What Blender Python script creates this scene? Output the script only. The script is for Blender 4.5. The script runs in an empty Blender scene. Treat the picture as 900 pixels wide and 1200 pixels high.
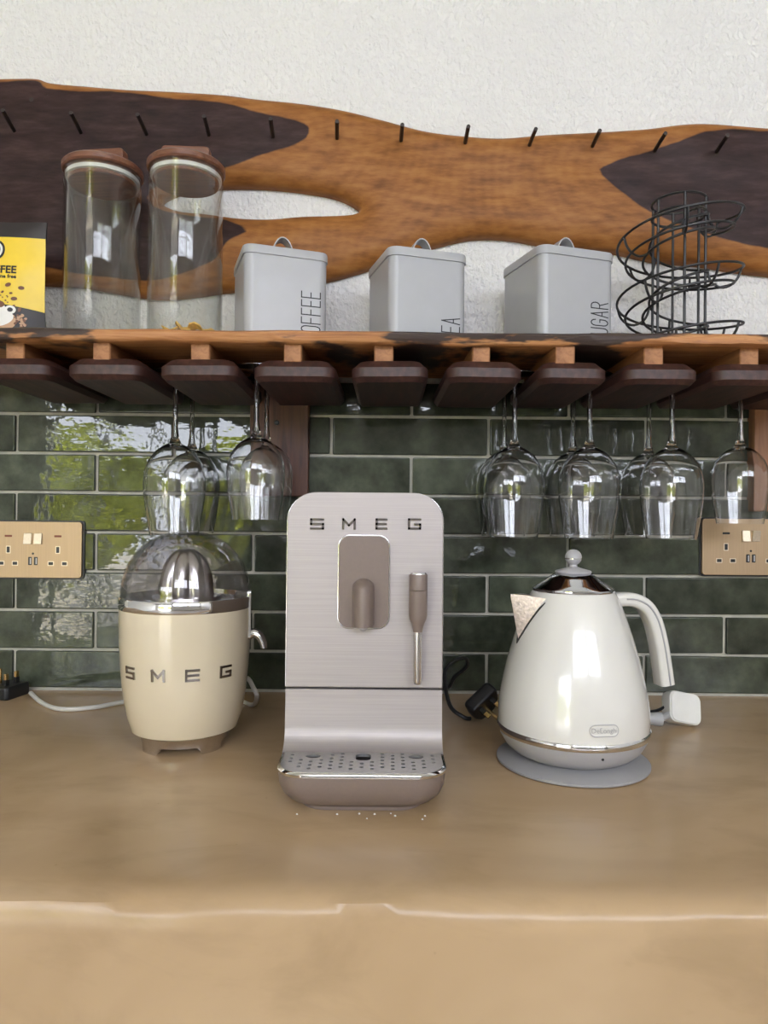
import bpy, bmesh, math, random
import numpy as np
from mathutils import Vector, Matrix, noise as mnoise
from mathutils.geometry import delaunay_2d_cdt

random.seed(7)
SC = bpy.context.scene
COL = SC.collection
PI = math.pi

# ------------------------------------------------------------------ camera, sky, sun, exposure
F = 832.0                       # focal length in pixels of the 900x1200 frame
DW = 1.27                       # camera to tiled wall
ZT = 0.90                       # counter top
ZC = ZT + 0.316                 # eye height
CAM = Vector((0, -DW, ZC))
PITCH = math.atan(4 / F)
ROLL = math.radians(0.5)
RM = Matrix.Rotation(PI / 2 + PITCH, 3, 'X') @ Matrix.Rotation(ROLL, 3, 'Z')
cd = bpy.data.cameras.new('camera')
cam = bpy.data.objects.new('camera', cd)
COL.objects.link(cam)
cam.matrix_world = Matrix.Translation(CAM) @ RM.to_4x4()
cd.sensor_fit = 'VERTICAL'
cd.sensor_height = 36
cd.lens = F * 36 / 1200
cd.clip_start = 0.02
SC.camera = cam

SC.view_settings.view_transform = 'Standard'
SC.view_settings.look = 'None'
SC.view_settings.gamma = 1
SC.view_settings.use_curve_mapping = False
SC.view_settings.exposure = 1.68

W = bpy.data.worlds.new('sky')
SC.world = W
W.use_nodes = True
bg = W.node_tree.nodes['Background']
bg.inputs[0].default_value = (0.935, 0.985, 1.11, 1)
bg.inputs[1].default_value = 4.2

sd = bpy.data.lights.new('sun_offscreen', 'SUN')
sd.energy = 17.0
sd.angle = 0.01
sd.color = (1, 0.95, 0.82)
sun = bpy.data.objects.new('sun_offscreen', sd)
COL.objects.link(sun)
sun.rotation_euler = (math.radians(-42), math.radians(10), 0)   # comes over the roof, lights the garden

# openings of the room wall behind the camera (x0, x1, z0, z1)
YB = -4.2
OPENINGS = [(-2.65, -0.95, 0.0, 2.3), (-0.75, 0.95, 2.1, 3.2), (1.1, 2.75, 2.1, 3.2)]
for (a, b, c, d), pname in zip(OPENINGS, ('garden_door_offscreen', 'window_middle_offscreen', 'window_right_offscreen')):
    ld = bpy.data.lights.new(pname, 'AREA')
    ld.shape = 'RECTANGLE'
    ld.size = b - a
    ld.size_y = d - c
    ld.cycles.is_portal = True
    lo = bpy.data.objects.new(pname, ld)
    COL.objects.link(lo)
    lo.location = ((a + b) / 2, YB - 0.08, (c + d) / 2)
    lo.rotation_euler = (PI / 2, 0, 0)


def ray(px, py):
    return RM @ Vector(((px - 450) / F, -(py - 600) / F, -1))


def at(px, py, d):
    """point on the ray through a pixel, d metres from the camera along the depth axis"""
    r = ray(px, py)
    return CAM + r * (d / r.y)


def onz(px, py, z):
    r = ray(px, py)
    return CAM + r * ((z - CAM.z) / r.z)


# ------------------------------------------------------------------ materials
MATS = {}


def newmat(name):
    m = bpy.data.materials.new(name)
    m.use_nodes = True
    nt = m.node_tree
    b = nt.nodes['Principled BSDF']
    MATS[name] = m
    return m, nt, b


def N(nt, t, **kw):
    n = nt.nodes.new(t)
    for k, v in kw.items():
        if k.startswith('i_'):
            n.inputs[k[2:].replace('_', ' ')].default_value = v
        else:
            setattr(n, k, v)
    return n


def ramp(nt, stops):
    r = nt.nodes.new('ShaderNodeValToRGB')
    el = r.color_ramp.elements
    while len(el) > len(stops):
        el.remove(el[-1])
    while len(el) < len(stops):
        el.new(0.5)
    for e, (p, c) in zip(el, stops):
        e.position = p
        e.color = (*c, 1)
    return r


def coords(nt, scale=(1, 1, 1), kind='Object'):
    tc = nt.nodes.new('ShaderNodeTexCoord')
    mp = nt.nodes.new('ShaderNodeMapping')
    mp.inputs['Scale'].default_value = scale
    nt.links.new(tc.outputs[kind], mp.inputs[0])
    return mp.outputs[0]


def addbump(nt, b, height, strength, dist=0.002):
    bp = nt.nodes.new('ShaderNodeBump')
    bp.inputs['Strength'].default_value = strength
    bp.inputs['Distance'].default_value = dist
    nt.links.new(height, bp.inputs['Height'])
    nt.links.new(bp.outputs[0], b.inputs['Normal'])
    return bp


def plain(name, col, rough=0.5, metal=0.0, coat=0.0, nscale=0, namp=0.06, bump=0.0):
    m, nt, b = newmat(name)
    b.inputs['Roughness'].default_value = rough
    b.inputs['Metallic'].default_value = metal
    b.inputs['Coat Weight'].default_value = coat
    b.inputs['Coat Roughness'].default_value = 0.04
    nz = N(nt, 'ShaderNodeTexNoise', i_Scale=nscale or 30.0, i_Detail=4.0)
    nt.links.new(coords(nt), nz.inputs['Vector'])
    r = ramp(nt, [(0.3, tuple(max(0, c * (1 - namp)) for c in col)), (0.7, tuple(min(1, c * (1 + namp)) for c in col))])
    nt.links.new(nz.outputs[0], r.inputs[0])
    nt.links.new(r.outputs[0], b.inputs['Base Color'])
    if bump:
        addbump(nt, b, nz.outputs[0], bump, 0.001)
    return m


def clear(name, tint=(0.97, 0.98, 0.975), base=0.035, edge=0.75, power=3.5):
    """thin clear glass: see-through with a sharp reflection that grows towards grazing angles"""
    m = bpy.data.materials.new(name)
    m.use_nodes = True
    nt = m.node_tree
    nt.nodes.clear()
    out = nt.nodes.new('ShaderNodeOutputMaterial')
    tr = nt.nodes.new('ShaderNodeBsdfTransparent')
    tr.inputs[0].default_value = (*tint, 1)
    gl = nt.nodes.new('ShaderNodeBsdfGlossy')
    gl.inputs['Roughness'].default_value = 0.015
    lw = nt.nodes.new('ShaderNodeLayerWeight')
    lw.inputs[0].default_value = 0.5
    pw = N(nt, 'ShaderNodeMath', operation='POWER')
    pw.inputs[1].default_value = power
    ml = N(nt, 'ShaderNodeMath', operation='MULTIPLY_ADD')
    ml.inputs[1].default_value = edge
    ml.inputs[2].default_value = base
    mx = nt.nodes.new('ShaderNodeMixShader')
    nt.links.new(lw.outputs['Facing'], pw.inputs[0])
    nt.links.new(pw.outputs[0], ml.inputs[0])
    nt.links.new(ml.outputs[0], mx.inputs[0])
    nt.links.new(tr.outputs[0], mx.inputs[1])
    nt.links.new(gl.outputs[0], mx.inputs[2])
    nt.links.new(mx.outputs[0], out.inputs[0])
    MATS[name] = m
    return m


def make_stucco(name, col, strength):
    m, nt, b = newmat(name)
    v = coords(nt, (1, 1, 0.75))
    n1 = N(nt, 'ShaderNodeTexNoise', i_Scale=105.0, i_Detail=3.0, i_Roughness=0.55)
    n2 = N(nt, 'ShaderNodeTexNoise', i_Scale=3.0, i_Detail=2.0)
    nt.links.new(v, n1.inputs['Vector'])
    nt.links.new(v, n2.inputs['Vector'])
    r = ramp(nt, [(0.35, tuple(c * 0.96 for c in col)), (0.7, col)])
    nt.links.new(n2.outputs[0], r.inputs[0])
    nt.links.new(r.outputs[0], b.inputs['Base Color'])
    b.inputs['Roughness'].default_value = 0.85
    rr = ramp(nt, [(0.42, (0, 0, 0)), (0.62, (1, 1, 1))])
    nt.links.new(n1.outputs[0], rr.inputs[0])
    addbump(nt, b, rr.outputs[0], strength, 0.003)


make_stucco('stucco', (0.80, 0.79, 0.77), 0.85)
make_stucco('room_plaster', (0.74, 0.73, 0.71), 0.2)
plain('room_floor', (0.33, 0.29, 0.25), 0.45, nscale=6)
plain('ceiling_paint', (0.80, 0.79, 0.76), 0.8)
plain('grout', (0.46, 0.44, 0.37), 0.85, nscale=60, namp=0.12, bump=0.3)


def make_tile():
    m, nt, b = newmat('green_glaze')
    tc = nt.nodes.new('ShaderNodeTexCoord')
    oi = nt.nodes.new('ShaderNodeObjectInfo')
    ad = N(nt, 'ShaderNodeVectorMath', operation='ADD')
    sc = N(nt, 'ShaderNodeVectorMath', operation='SCALE')
    cx = nt.nodes.new('ShaderNodeCombineXYZ')
    nt.links.new(oi.outputs['Random'], cx.inputs[0])
    nt.links.new(oi.outputs['Random'], cx.inputs[2])
    nt.links.new(cx.outputs[0], sc.inputs[0])
    sc.inputs['Scale'].default_value = 37.0
    nt.links.new(tc.outputs['Object'], ad.inputs[0])
    nt.links.new(sc.outputs[0], ad.inputs[1])
    n1 = N(nt, 'ShaderNodeTexNoise', i_Scale=22.0, i_Detail=6.0, i_Roughness=0.6)
    n2 = N(nt, 'ShaderNodeTexNoise', i_Scale=26.0, i_Detail=2.5, i_Roughness=0.5)
    nt.links.new(ad.outputs[0], n1.inputs['Vector'])
    nt.links.new(ad.outputs[0], n2.inputs['Vector'])
    r = ramp(nt, [(0.30, (0.024, 0.029, 0.019)), (0.52, (0.056, 0.065, 0.045)), (0.75, (0.100, 0.113, 0.078))])
    nt.links.new(n1.outputs[0], r.inputs[0])
    hs = nt.nodes.new('ShaderNodeHueSaturation')
    mr = nt.nodes.new('ShaderNodeMapRange')
    mr.inputs['To Min'].default_value = 0.7
    mr.inputs['To Max'].default_value = 1.35
    nt.links.new(oi.outputs['Random'], mr.inputs[0])
    nt.links.new(mr.outputs[0], hs.inputs['Value'])
    nt.links.new(r.outputs[0], hs.inputs['Color'])
    nt.links.new(hs.outputs[0], b.inputs['Base Color'])
    b.inputs['Roughness'].default_value = 0.035
    b.inputs['IOR'].default_value = 1.5
    n3 = N(nt, 'ShaderNodeTexNoise', i_Scale=60.0, i_Detail=2.0)
    sv = N(nt, 'ShaderNodeVectorMath', operation='MULTIPLY')
    sv.inputs[1].default_value = (0.45, 1, 1.3)
    nt.links.new(ad.outputs[0], sv.inputs[0])
    nt.links.new(sv.outputs[0], n3.inputs['Vector'])
    sm = N(nt, 'ShaderNodeMath', operation='MULTIPLY_ADD')
    sm.inputs[1].default_value = 0.32
    nt.links.new(n3.outputs[0], sm.inputs[0])
    nt.links.new(n2.outputs[0], sm.inputs[2])
    addbump(nt, b, sm.outputs[0], 0.22, 0.003)


make_tile()


def make_plaster():
    m, nt, b = newmat('polished_plaster')
    b.inputs['Specular IOR Level'].default_value = 0.3
    v = coords(nt, (1, 1, 1))
    n1 = N(nt, 'ShaderNodeTexNoise', i_Scale=2.6, i_Detail=4.0, i_Roughness=0.5, i_Distortion=1.5)
    n2 = N(nt, 'ShaderNodeTexNoise', i_Scale=34.0, i_Detail=5.0)
    n3 = N(nt, 'ShaderNodeTexVoronoi', i_Scale=26.0)
    nt.links.new(v, n1.inputs['Vector'])
    nt.links.new(v, n2.inputs['Vector'])
    nt.links.new(v, n3.inputs['Vector'])
    r = ramp(nt, [(0.28, (0.395, 0.268, 0.150)), (0.5, (0.460, 0.322, 0.188)), (0.72, (0.520, 0.375, 0.230))])
    nt.links.new(n1.outputs[0], r.inputs[0])
    n4 = N(nt, 'ShaderNodeTexNoise', i_Scale=9.0, i_Detail=6.0, i_Roughness=0.62, i_Distortion=0.5)
    nt.links.new(coords(nt, (0.7, 1.6, 1.6)), n4.inputs['Vector'])
    r4 = ramp(nt, [(0.32, (0.80, 0.79, 0.77)), (0.5, (1, 1, 1)), (0.7, (1.0, 1.0, 1.0))])
    nt.links.new(n4.outputs[0], r4.inputs[0])
    m4 = N(nt, 'ShaderNodeMix', data_type='RGBA', blend_type='MULTIPLY')
    m4.inputs[0].default_value = 0.6
    nt.links.new(r.outputs[0], m4.inputs[6])
    nt.links.new(r4.outputs[0], m4.inputs[7])
    r = m4
    sp = ramp(nt, [(0.0, (0.35, 0.3, 0.25)), (0.045, (1, 1, 1))])
    nt.links.new(n3.outputs['Distance'], sp.inputs[0])
    mx = N(nt, 'ShaderNodeMix', data_type='RGBA', blend_type='MULTIPLY')
    mx.inputs[0].default_value = 0.35
    nt.links.new(m4.outputs[2], mx.inputs[6])
    nt.links.new(sp.outputs[0], mx.inputs[7])
    nt.links.new(mx.outputs[2], b.inputs['Base Color'])
    rr = ramp(nt, [(0.2, (0.20, 0.20, 0.20)), (0.85, (0.28, 0.28, 0.28))])
    nt.links.new(n2.outputs[0], rr.inputs[0])
    nt.links.new(rr.outputs[0], b.inputs['Roughness'])
    addbump(nt, b, n1.outputs[0], 0.06, 0.004)


make_plaster()


def make_wood(name, stops, scale=(3, 40, 40), rough=0.45, coat=0.0, bump=0.15, nsc=3.0):
    m, nt, b = newmat(name)
    v = coords(nt, scale)
    n1 = N(nt, 'ShaderNodeTexNoise', i_Scale=nsc, i_Detail=7.0, i_Roughness=0.6, i_Distortion=0.6)
    nt.links.new(v, n1.inputs['Vector'])
    r = ramp(nt, stops)
    nt.links.new(n1.outputs[0], r.inputs[0])
    nt.links.new(r.outputs[0], b.inputs['Base Color'])
    b.inputs['Roughness'].default_value = rough
    b.inputs['Coat Weight'].default_value = coat
    b.inputs['Coat Roughness'].default_value = 0.15
    addbump(nt, b, n1.outputs[0], bump, 0.002)


make_wood('plank_wood', [(0.3, (0.020, 0.008, 0.006)), (0.55, (0.052, 0.020, 0.015)), (0.8, (0.100, 0.042, 0.031))], (30, 3, 30), 0.5, 0.0)
make_wood('batten_wood', [(0.3, (0.22, 0.085, 0.030)), (0.6, (0.40, 0.18, 0.07)), (0.8, (0.50, 0.25, 0.11))], (30, 4, 30), 0.6)
make_wood('post_wood', [(0.3, (0.050, 0.016, 0.007)), (0.6, (0.105, 0.036, 0.015)), (0.8, (0.16, 0.06, 0.028))], (40, 40, 3), 0.5, 0.0)
make_wood('post_wood_pale', [(0.3, (0.20, 0.09, 0.04)), (0.6, (0.30, 0.135, 0.06)), (0.8, (0.38, 0.19, 0.09))], (40, 40, 3), 0.5, 0.0)
make_wood('lid_wood', [(0.3, (0.10, 0.036, 0.018)), (0.6, (0.19, 0.074, 0.038)), (0.8, (0.26, 0.115, 0.06))], (5, 60, 60), 0.4, 0.1)
make_wood('peg_wood', [(0.3, (0.012, 0.007, 0.006)), (0.6, (0.03, 0.018, 0.014)), (0.8, (0.06, 0.035, 0.025))], (60, 4, 60), 0.55)


def make_shelf_wood():
    m, nt, b = newmat('shelf_wood')
    v = coords(nt, (2.2, 30, 45))
    n1 = N(nt, 'ShaderNodeTexNoise', i_Scale=2.5, i_Detail=8.0, i_Roughness=0.65, i_Distortion=1.0)
    nt.links.new(v, n1.inputs['Vector'])
    r = ramp(nt, [(0.25, (0.17, 0.058, 0.018)), (0.45, (0.42, 0.175, 0.058)), (0.68, (0.58, 0.30, 0.125))])
    nt.links.new(n1.outputs[0], r.inputs[0])
    n2 = N(nt, 'ShaderNodeTexNoise', i_Scale=4.3, i_Detail=5.0, i_Roughness=0.6)
    nt.links.new(coords(nt, (1, 0.7, 5)), n2.inputs['Vector'])
    mk = ramp(nt, [(0.525, (0, 0, 0)), (0.57, (1, 1, 1))])
    nt.links.new(n2.outputs[0], mk.inputs[0])
    mx = N(nt, 'ShaderNodeMix', data_type='RGBA')
    nt.links.new(mk.outputs[0], mx.inputs[0])
    nt.links.new(r.outputs[0], mx.inputs[6])
    mx.inputs[7].default_value = (0.045, 0.026, 0.019, 1)
    nt.links.new(mx.outputs[2], b.inputs['Base Color'])
    b.inputs['Roughness'].default_value = 0.5
    addbump(nt, b, n1.outputs[0], 0.5, 0.004)


make_shelf_wood()


def make_slab_wood():
    """heart-distance attribute (metres, negative inside the heartwood) drives the two woods and their rings"""
    m, nt, b = newmat('slab_wood')
    L = nt.links
    a = N(nt, 'ShaderNodeAttribute', attribute_name='heart')
    v = coords(nt, (1, 1, 1))
    nA = N(nt, 'ShaderNodeTexNoise', i_Scale=9.0, i_Detail=5.0)
    nB = N(nt, 'ShaderNodeTexNoise', i_Scale=3.0, i_Detail=4.0)
    nC = N(nt, 'ShaderNodeTexNoise', i_Scale=5.0, i_Detail=8.0, i_Roughness=0.6)
    L.new(v, nA.inputs['Vector'])
    L.new(v, nB.inputs['Vector'])
    L.new(coords(nt, (4, 14, 17)), nC.inputs['Vector'])
    d1 = N(nt, 'ShaderNodeMath', operation='MULTIPLY_ADD')
    L.new(nA.outputs[0], d1.inputs[0])
    d1.inputs[1].default_value = 0.018
    L.new(a.outputs['Fac'], d1.inputs[2])
    mk = N(nt, 'ShaderNodeMapRange')
    mk.inputs['From Min'].default_value = 0.0075
    mk.inputs['From Max'].default_value = 0.0105
    L.new(d1.outputs[0], mk.inputs[0])
    # rings
    d2 = N(nt, 'ShaderNodeMath', operation='MULTIPLY_ADD')
    L.new(nB.outputs[0], d2.inputs[0])
    d2.inputs[1].default_value = 0.10
    L.new(a.outputs['Fac'], d2.inputs[2])
    sn = N(nt, 'ShaderNodeMath', operation='MULTIPLY')
    L.new(d2.outputs[0], sn.inputs[0])
    sn.inputs[1].default_value = 330.0
    s2 = N(nt, 'ShaderNodeMath', operation='SINE')
    L.new(sn.outputs[0], s2.inputs[0])
    mm = N(nt, 'ShaderNodeMath', operation='MULTIPLY_ADD')
    L.new(s2.outputs[0], mm.inputs[0])
    mm.inputs[1].default_value = 0.022
    L.new(nC.outputs[0], mm.inputs[2])
    sap = ramp(nt, [(0.28, (0.165, 0.060, 0.014)), (0.5, (0.275, 0.108, 0.027)), (0.72, (0.36, 0.158, 0.046))])
    L.new(mm.outputs[0], sap.inputs[0])
    hrt = ramp(nt, [(0.28, (0.018, 0.0085, 0.0085)), (0.5, (0.034, 0.0165, 0.0155)), (0.75, (0.062, 0.034, 0.031))])
    L.new(mm.outputs[0], hrt.inputs[0])
    mx = N(nt, 'ShaderNodeMix', data_type='RGBA')
    L.new(mk.outputs[0], mx.inputs[0])
    L.new(hrt.outputs[0], mx.inputs[6])
    L.new(sap.outputs[0], mx.inputs[7])
    L.new(mx.outputs[2], b.inputs['Base Color'])
    b.inputs['Roughness'].default_value = 0.48
    b.inputs['Specular IOR Level'].default_value = 0.2
    addbump(nt, b, nC.outputs[0], 0.12, 0.002)


make_slab_wood()


def make_brushed(name, col, scale, rough, bump=0.08, metal=1.0):
    m, nt, b = newmat(name)
    n1 = N(nt, 'ShaderNodeTexNoise', i_Scale=1.0, i_Detail=4.0)
    nt.links.new(coords(nt, scale), n1.inputs['Vector'])
    r = ramp(nt, [(0.3, tuple(c * 0.92 for c in col)), (0.7, tuple(min(1, c * 1.05) for c in col))])
    nt.links.new(n1.outputs[0], r.inputs[0])
    nt.links.new(r.outputs[0], b.inputs['Base Color'])
    b.inputs['Metallic'].default_value = metal
    b.inputs['Roughness'].default_value = rough
    addbump(nt, b, n1.outputs[0], bump, 0.0006)


make_brushed('brushed_steel', (0.40, 0.365, 0.358), (8, 900, 900), 0.52, 0.12, 0.6)
make_brushed('tray_steel', (0.52, 0.51, 0.50), (300, 300, 300), 0.38, 0.03, 0.9)
make_brushed('brushed_brass', (0.44, 0.315, 0.19), (900, 900, 10), 0.45, 0.08, 0.6)
make_brushed('switch_brass', (0.66, 0.56, 0.42), (300, 300, 300), 0.38, 0.02, 0.7)
plain('chrome', (0.78, 0.78, 0.79), 0.06, 1.0, namp=0.02)
plain('dark_chrome', (0.62, 0.63, 0.66), 0.05, 1.0, namp=0.02)
plain('letter_chrome', (0.33, 0.31, 0.30), 0.16, 1.0)
plain('cast_steel', (0.62, 0.60, 0.59), 0.24, 1.0, nscale=90)
plain('spout_steel', (0.66, 0.58, 0.55), 0.42, 1.0, nscale=260, namp=0.18, bump=0.5)
plain('pin_brass', (0.75, 0.52, 0.22), 0.25, 1.0)
plain('taupe_plastic', (0.190, 0.143, 0.120), 0.42, nscale=300, namp=0.03)
plain('rubber_gasket', (0.03, 0.028, 0.027), 0.6)
plain('cream_enamel', (0.64, 0.555, 0.405), 0.22, coat=0.6, namp=0.01)
plain('kettle_enamel', (0.68, 0.665, 0.625), 0.2, coat=0.7, namp=0.01)
plain('kettle_grey', (0.40, 0.39, 0.40), 0.45, namp=0.02)
plain('base_grey', (0.33, 0.325, 0.33), 0.55, namp=0.03)
plain('tin_paint', (0.385, 0.39, 0.405), 0.36, coat=0.08, namp=0.02)
plain('ink', (0.012, 0.012, 0.014), 0.6)
plain('black_plastic', (0.014, 0.014, 0.015), 0.4)
plain('black_wire', (0.012, 0.012, 0.012), 0.45)
plain('white_plastic', (0.74, 0.73, 0.69), 0.35)
plain('grey_plastic', (0.42, 0.42, 0.42), 0.45)
plain('cord_white', (0.60, 0.58, 0.53), 0.5)
plain('bag_yellow', (0.80, 0.56, 0.035), 0.38, nscale=20, namp=0.08, bump=0.3)
plain('bag_dark', (0.020, 0.015, 0.015), 0.45, nscale=20, bump=0.3)
plain('print_white', (0.78, 0.76, 0.72), 0.5)
plain('print_coffee', (0.16, 0.06, 0.025), 0.5)
plain('print_skin', (0.50, 0.30, 0.17), 0.5)
plain('chip_yellow', (0.80, 0.50, 0.13), 0.6, nscale=80, namp=0.2, bump=0.4)
plain('seal_white', (0.70, 0.69, 0.66), 0.4)
plain('neon_red', (0.16, 0.03, 0.012), 0.4)
plain('leaf_green', (0.46, 0.50, 0.045), 0.5, nscale=2.2, namp=0.5)
plain('bark', (0.12, 0.08, 0.05), 0.8)
plain('terrace_stone', (0.46, 0.42, 0.37), 0.9, nscale=8, namp=0.2)
plain('frame_white', (0.75, 0.74, 0.71), 0.45)
clear('wine_glass_clear', (0.995, 0.997, 0.995), 0.03, 0.62, 4.5)
m, nt, b = newmat('solid_glass')
b.inputs['Base Color'].default_value = (1, 1, 1, 1)
b.inputs['Transmission Weight'].default_value = 1
b.inputs['Roughness'].default_value = 0.0
b.inputs['IOR'].default_value = 1.48
clear('jar_glass_clear', (0.97, 0.975, 0.965), 0.05, 0.6, 3.0)
clear('smoke_plastic', (0.87, 0.86, 0.87), 0.05, 0.5, 3.0)
clear('pane_glass', (0.96, 0.97, 0.97), 0.03, 0.5, 4.0)


# ------------------------------------------------------------------ mesh helpers
class MB:
    def __init__(self):
        self.v = []
        self.f = []

    def add(self, vs, fs):
        o = len(self.v)
        self.v += [tuple(p) for p in vs]
        self.f += [tuple(i + o for i in q) for q in fs]

    def box(self, x0, x1, y0, y1, z0, z1):
        vs = [(x, y, z) for z in (z0, z1) for y in (y0, y1) for x in (x0, x1)]
        self.add(vs, [(0, 2, 3, 1), (4, 5, 7, 6), (0, 1, 5, 4), (2, 6, 7, 3), (0, 4, 6, 2), (1, 3, 7, 5)])
        return self

    def prism(self, pts, h0, h1, fn):
        """outline pts (u, v) pushed from h0 to h1; fn(u, v, h) -> xyz"""
        n = len(pts)
        vs = [fn(u, v, h0) for u, v in pts] + [fn(u, v, h1) for u, v in pts]
        fs = [tuple(range(n))[::-1], tuple(range(n, 2 * n))]
        fs += [(i, (i + 1) % n, n + (i + 1) % n, n + i) for i in range(n)]
        self.add(vs, fs)
        return self

    def lathe(self, prof, seg=48, c=(0, 0, 0), wob=None, closed=False):
        """(r, z) profile turned about the z axis; ends with r = 0 close to a point; closed joins the last ring to the first"""
        vs, rings = [], []
        for r, z in prof:
            if r < 1e-6:
                rings.append([len(vs)])
                vs.append((c[0], c[1], c[2] + z))
            else:
                rings.append(list(range(len(vs), len(vs) + seg)))
                for i in range(seg):
                    t = 2 * PI * i / seg
                    k = wob(t, z) if wob else 1
                    vs.append((c[0] + r * k * math.cos(t), c[1] + r * k * math.sin(t), c[2] + z))
        fs = []
        pairs = list(zip(rings, rings[1:])) + ([(rings[-1], rings[0])] if closed else [])
        for a, b in pairs:
            for i in range(seg):
                j = (i + 1) % seg
                if len(a) == 1 and len(b) > 1:
                    fs.append((a[0], b[j], b[i]))
                elif len(b) == 1 and len(a) > 1:
                    fs.append((a[i], a[j], b[0]))
                elif len(a) > 1:
                    fs.append((a[i], a[j], b[j], b[i]))
        self.add(vs, fs)
        return self

    def tube(self, pts, r, seg=8, smooth=0, closed=False, rad=None):
        pts = [Vector(p) for p in pts]
        if smooth:
            pts = catmull(pts, smooth, closed)
        n = len(pts)
        vs, fs = [], []
        prev = None
        for i, p in enumerate(pts):
            if closed:
                t = pts[(i + 1) % n] - pts[i - 1]
            else:
                t = pts[min(i + 1, n - 1)] - pts[max(i - 1, 0)]
            t.normalize()
            if prev is None:
                u = t.orthogonal().normalized()
            else:
                u = (prev - t * prev.dot(t)).normalized()
            prev = u
            w = t.cross(u)
            rr = rad(i / (n - 1)) if rad else r
            for k in range(seg):
                a = 2 * PI * k / seg
                vs.append(p + u * (rr * math.cos(a)) + w * (rr * math.sin(a)))
        for i in range(n if closed else n - 1):
            for k in range(seg):
                a, b2 = i * seg, ((i + 1) % n) * seg
                fs.append((a + k, a + (k + 1) % seg, b2 + (k + 1) % seg, b2 + k))
        if not closed:
            fs.append(tuple(range(seg))[::-1])
            fs.append(tuple(range((n - 1) * seg, n * seg)))
        self.add(vs, fs)
        return self

    def strip(self, sections, loop=False):
        """closed cross-sections (equal length lists of points) joined in order, capped"""
        n = len(sections[0])
        vs = [p for s in sections for p in s]
        fs = []
        for i in range(len(sections) - 1):
            for k in range(n):
                fs.append((i * n + k, i * n + (k + 1) % n, (i + 1) * n + (k + 1) % n, (i + 1) * n + k))
        if loop:
            q = (len(sections) - 1) * n
            fs += [(q + k, q + (k + 1) % n, (k + 1) % n, k) for k in range(n)]
        else:
            fs.append(tuple(range(n))[::-1])
            fs.append(tuple(range((len(sections) - 1) * n, len(sections) * n)))
        self.add(vs, fs)
        return self

    def build(self, name, mat, parent=None, bevel=0, bseg=2, sharp=35, xf=None, bang=40):
        me = bpy.data.meshes.new(name)
        me.from_pydata([tuple(p) for p in self.v], [], self.f)
        bm = bmesh.new()
        bm.from_mesh(me)
        bmesh.ops.recalc_face_normals(bm, faces=bm.faces)
        if bevel:
            es = [e for e in bm.edges if len(e.link_faces) == 2 and e.calc_face_angle() > math.radians(bang)]
            bmesh.ops.bevel(bm, geom=es, offset=bevel, segments=bseg, profile=0.5, affect='EDGES')
        if xf is not None:
            bmesh.ops.transform(bm, matrix=xf, verts=bm.verts)
        bm.to_mesh(me)
        bm.free()
        me.polygons.foreach_set('use_smooth', [True] * len(me.polygons))
        me.set_sharp_from_angle(angle=math.radians(sharp))
        me.materials.append(MATS[mat])
        o = bpy.data.objects.new(name, me)
        COL.objects.link(o)
        if bevel:
            weighted(o)
        if parent is not None:
            o.parent = parent
        return o


def weighted(o):
    md = o.modifiers.new('flat_faces', 'WEIGHTED_NORMAL')
    md.keep_sharp = True
    md.weight = 90


def catmull(pts, k, closed=False):
    pts = [Vector(p) for p in pts]
    n = len(pts)
    out = []
    for i in range(n if closed else n - 1):
        if closed:
            p0, p1, p2, p3 = pts[i - 1], pts[i], pts[(i + 1) % n], pts[(i + 2) % n]
        else:
            p0, p1, p2, p3 = pts[max(i - 1, 0)], pts[i], pts[i + 1], pts[min(i + 2, n - 1)]
        for j in range(k):
            t = j / k
            out.append(0.5 * ((2 * p1) + (p2 - p0) * t + (2 * p0 - 5 * p1 + 4 * p2 - p3) * t * t + (3 * p1 - p0 - 3 * p2 + p3) * t ** 3))
    if not closed:
        out.append(pts[-1])
    return out


def empty(name, loc, rz=0.0):
    o = bpy.data.objects.new(name, None)
    o.empty_display_size = 0.03
    COL.objects.link(o)
    o.location = loc
    o.rotation_euler = (0, 0, rz)
    return o


def tag(o, label=None, cat=None, group=None, kind=None):
    if label:
        o['label'] = label
    if cat:
        o['category'] = cat
    if group:
        o['group'] = group
    if kind:
        o['kind'] = kind
    return o


def rrect(w, h, r, n=6, cx=0, cy=0):
    """rounded rectangle outline; r one radius or four (tr, tl, bl, br)"""
    rs = r if isinstance(r, (tuple, list)) else (r,) * 4
    out = []
    for (sx, sy, a0), q in zip(((1, 1, 0), (-1, 1, 90), (-1, -1, 180), (1, -1, 270)), rs):
        ox, oy = cx + sx * (w / 2 - q), cy + sy * (h / 2 - q)
        for i in range(n + 1):
            a = math.radians(a0 + 90 * i / n)
            out.append((ox + q * math.cos(a), oy + q * math.sin(a)))
    return out


def arc(cx, cy, rx, ry, a0, a1, n=6):
    return [(cx + rx * math.cos(math.radians(a0 + (a1 - a0) * i / n)), cy + ry * math.sin(math.radians(a0 + (a1 - a0) * i / n))) for i in range(n + 1)]


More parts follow.
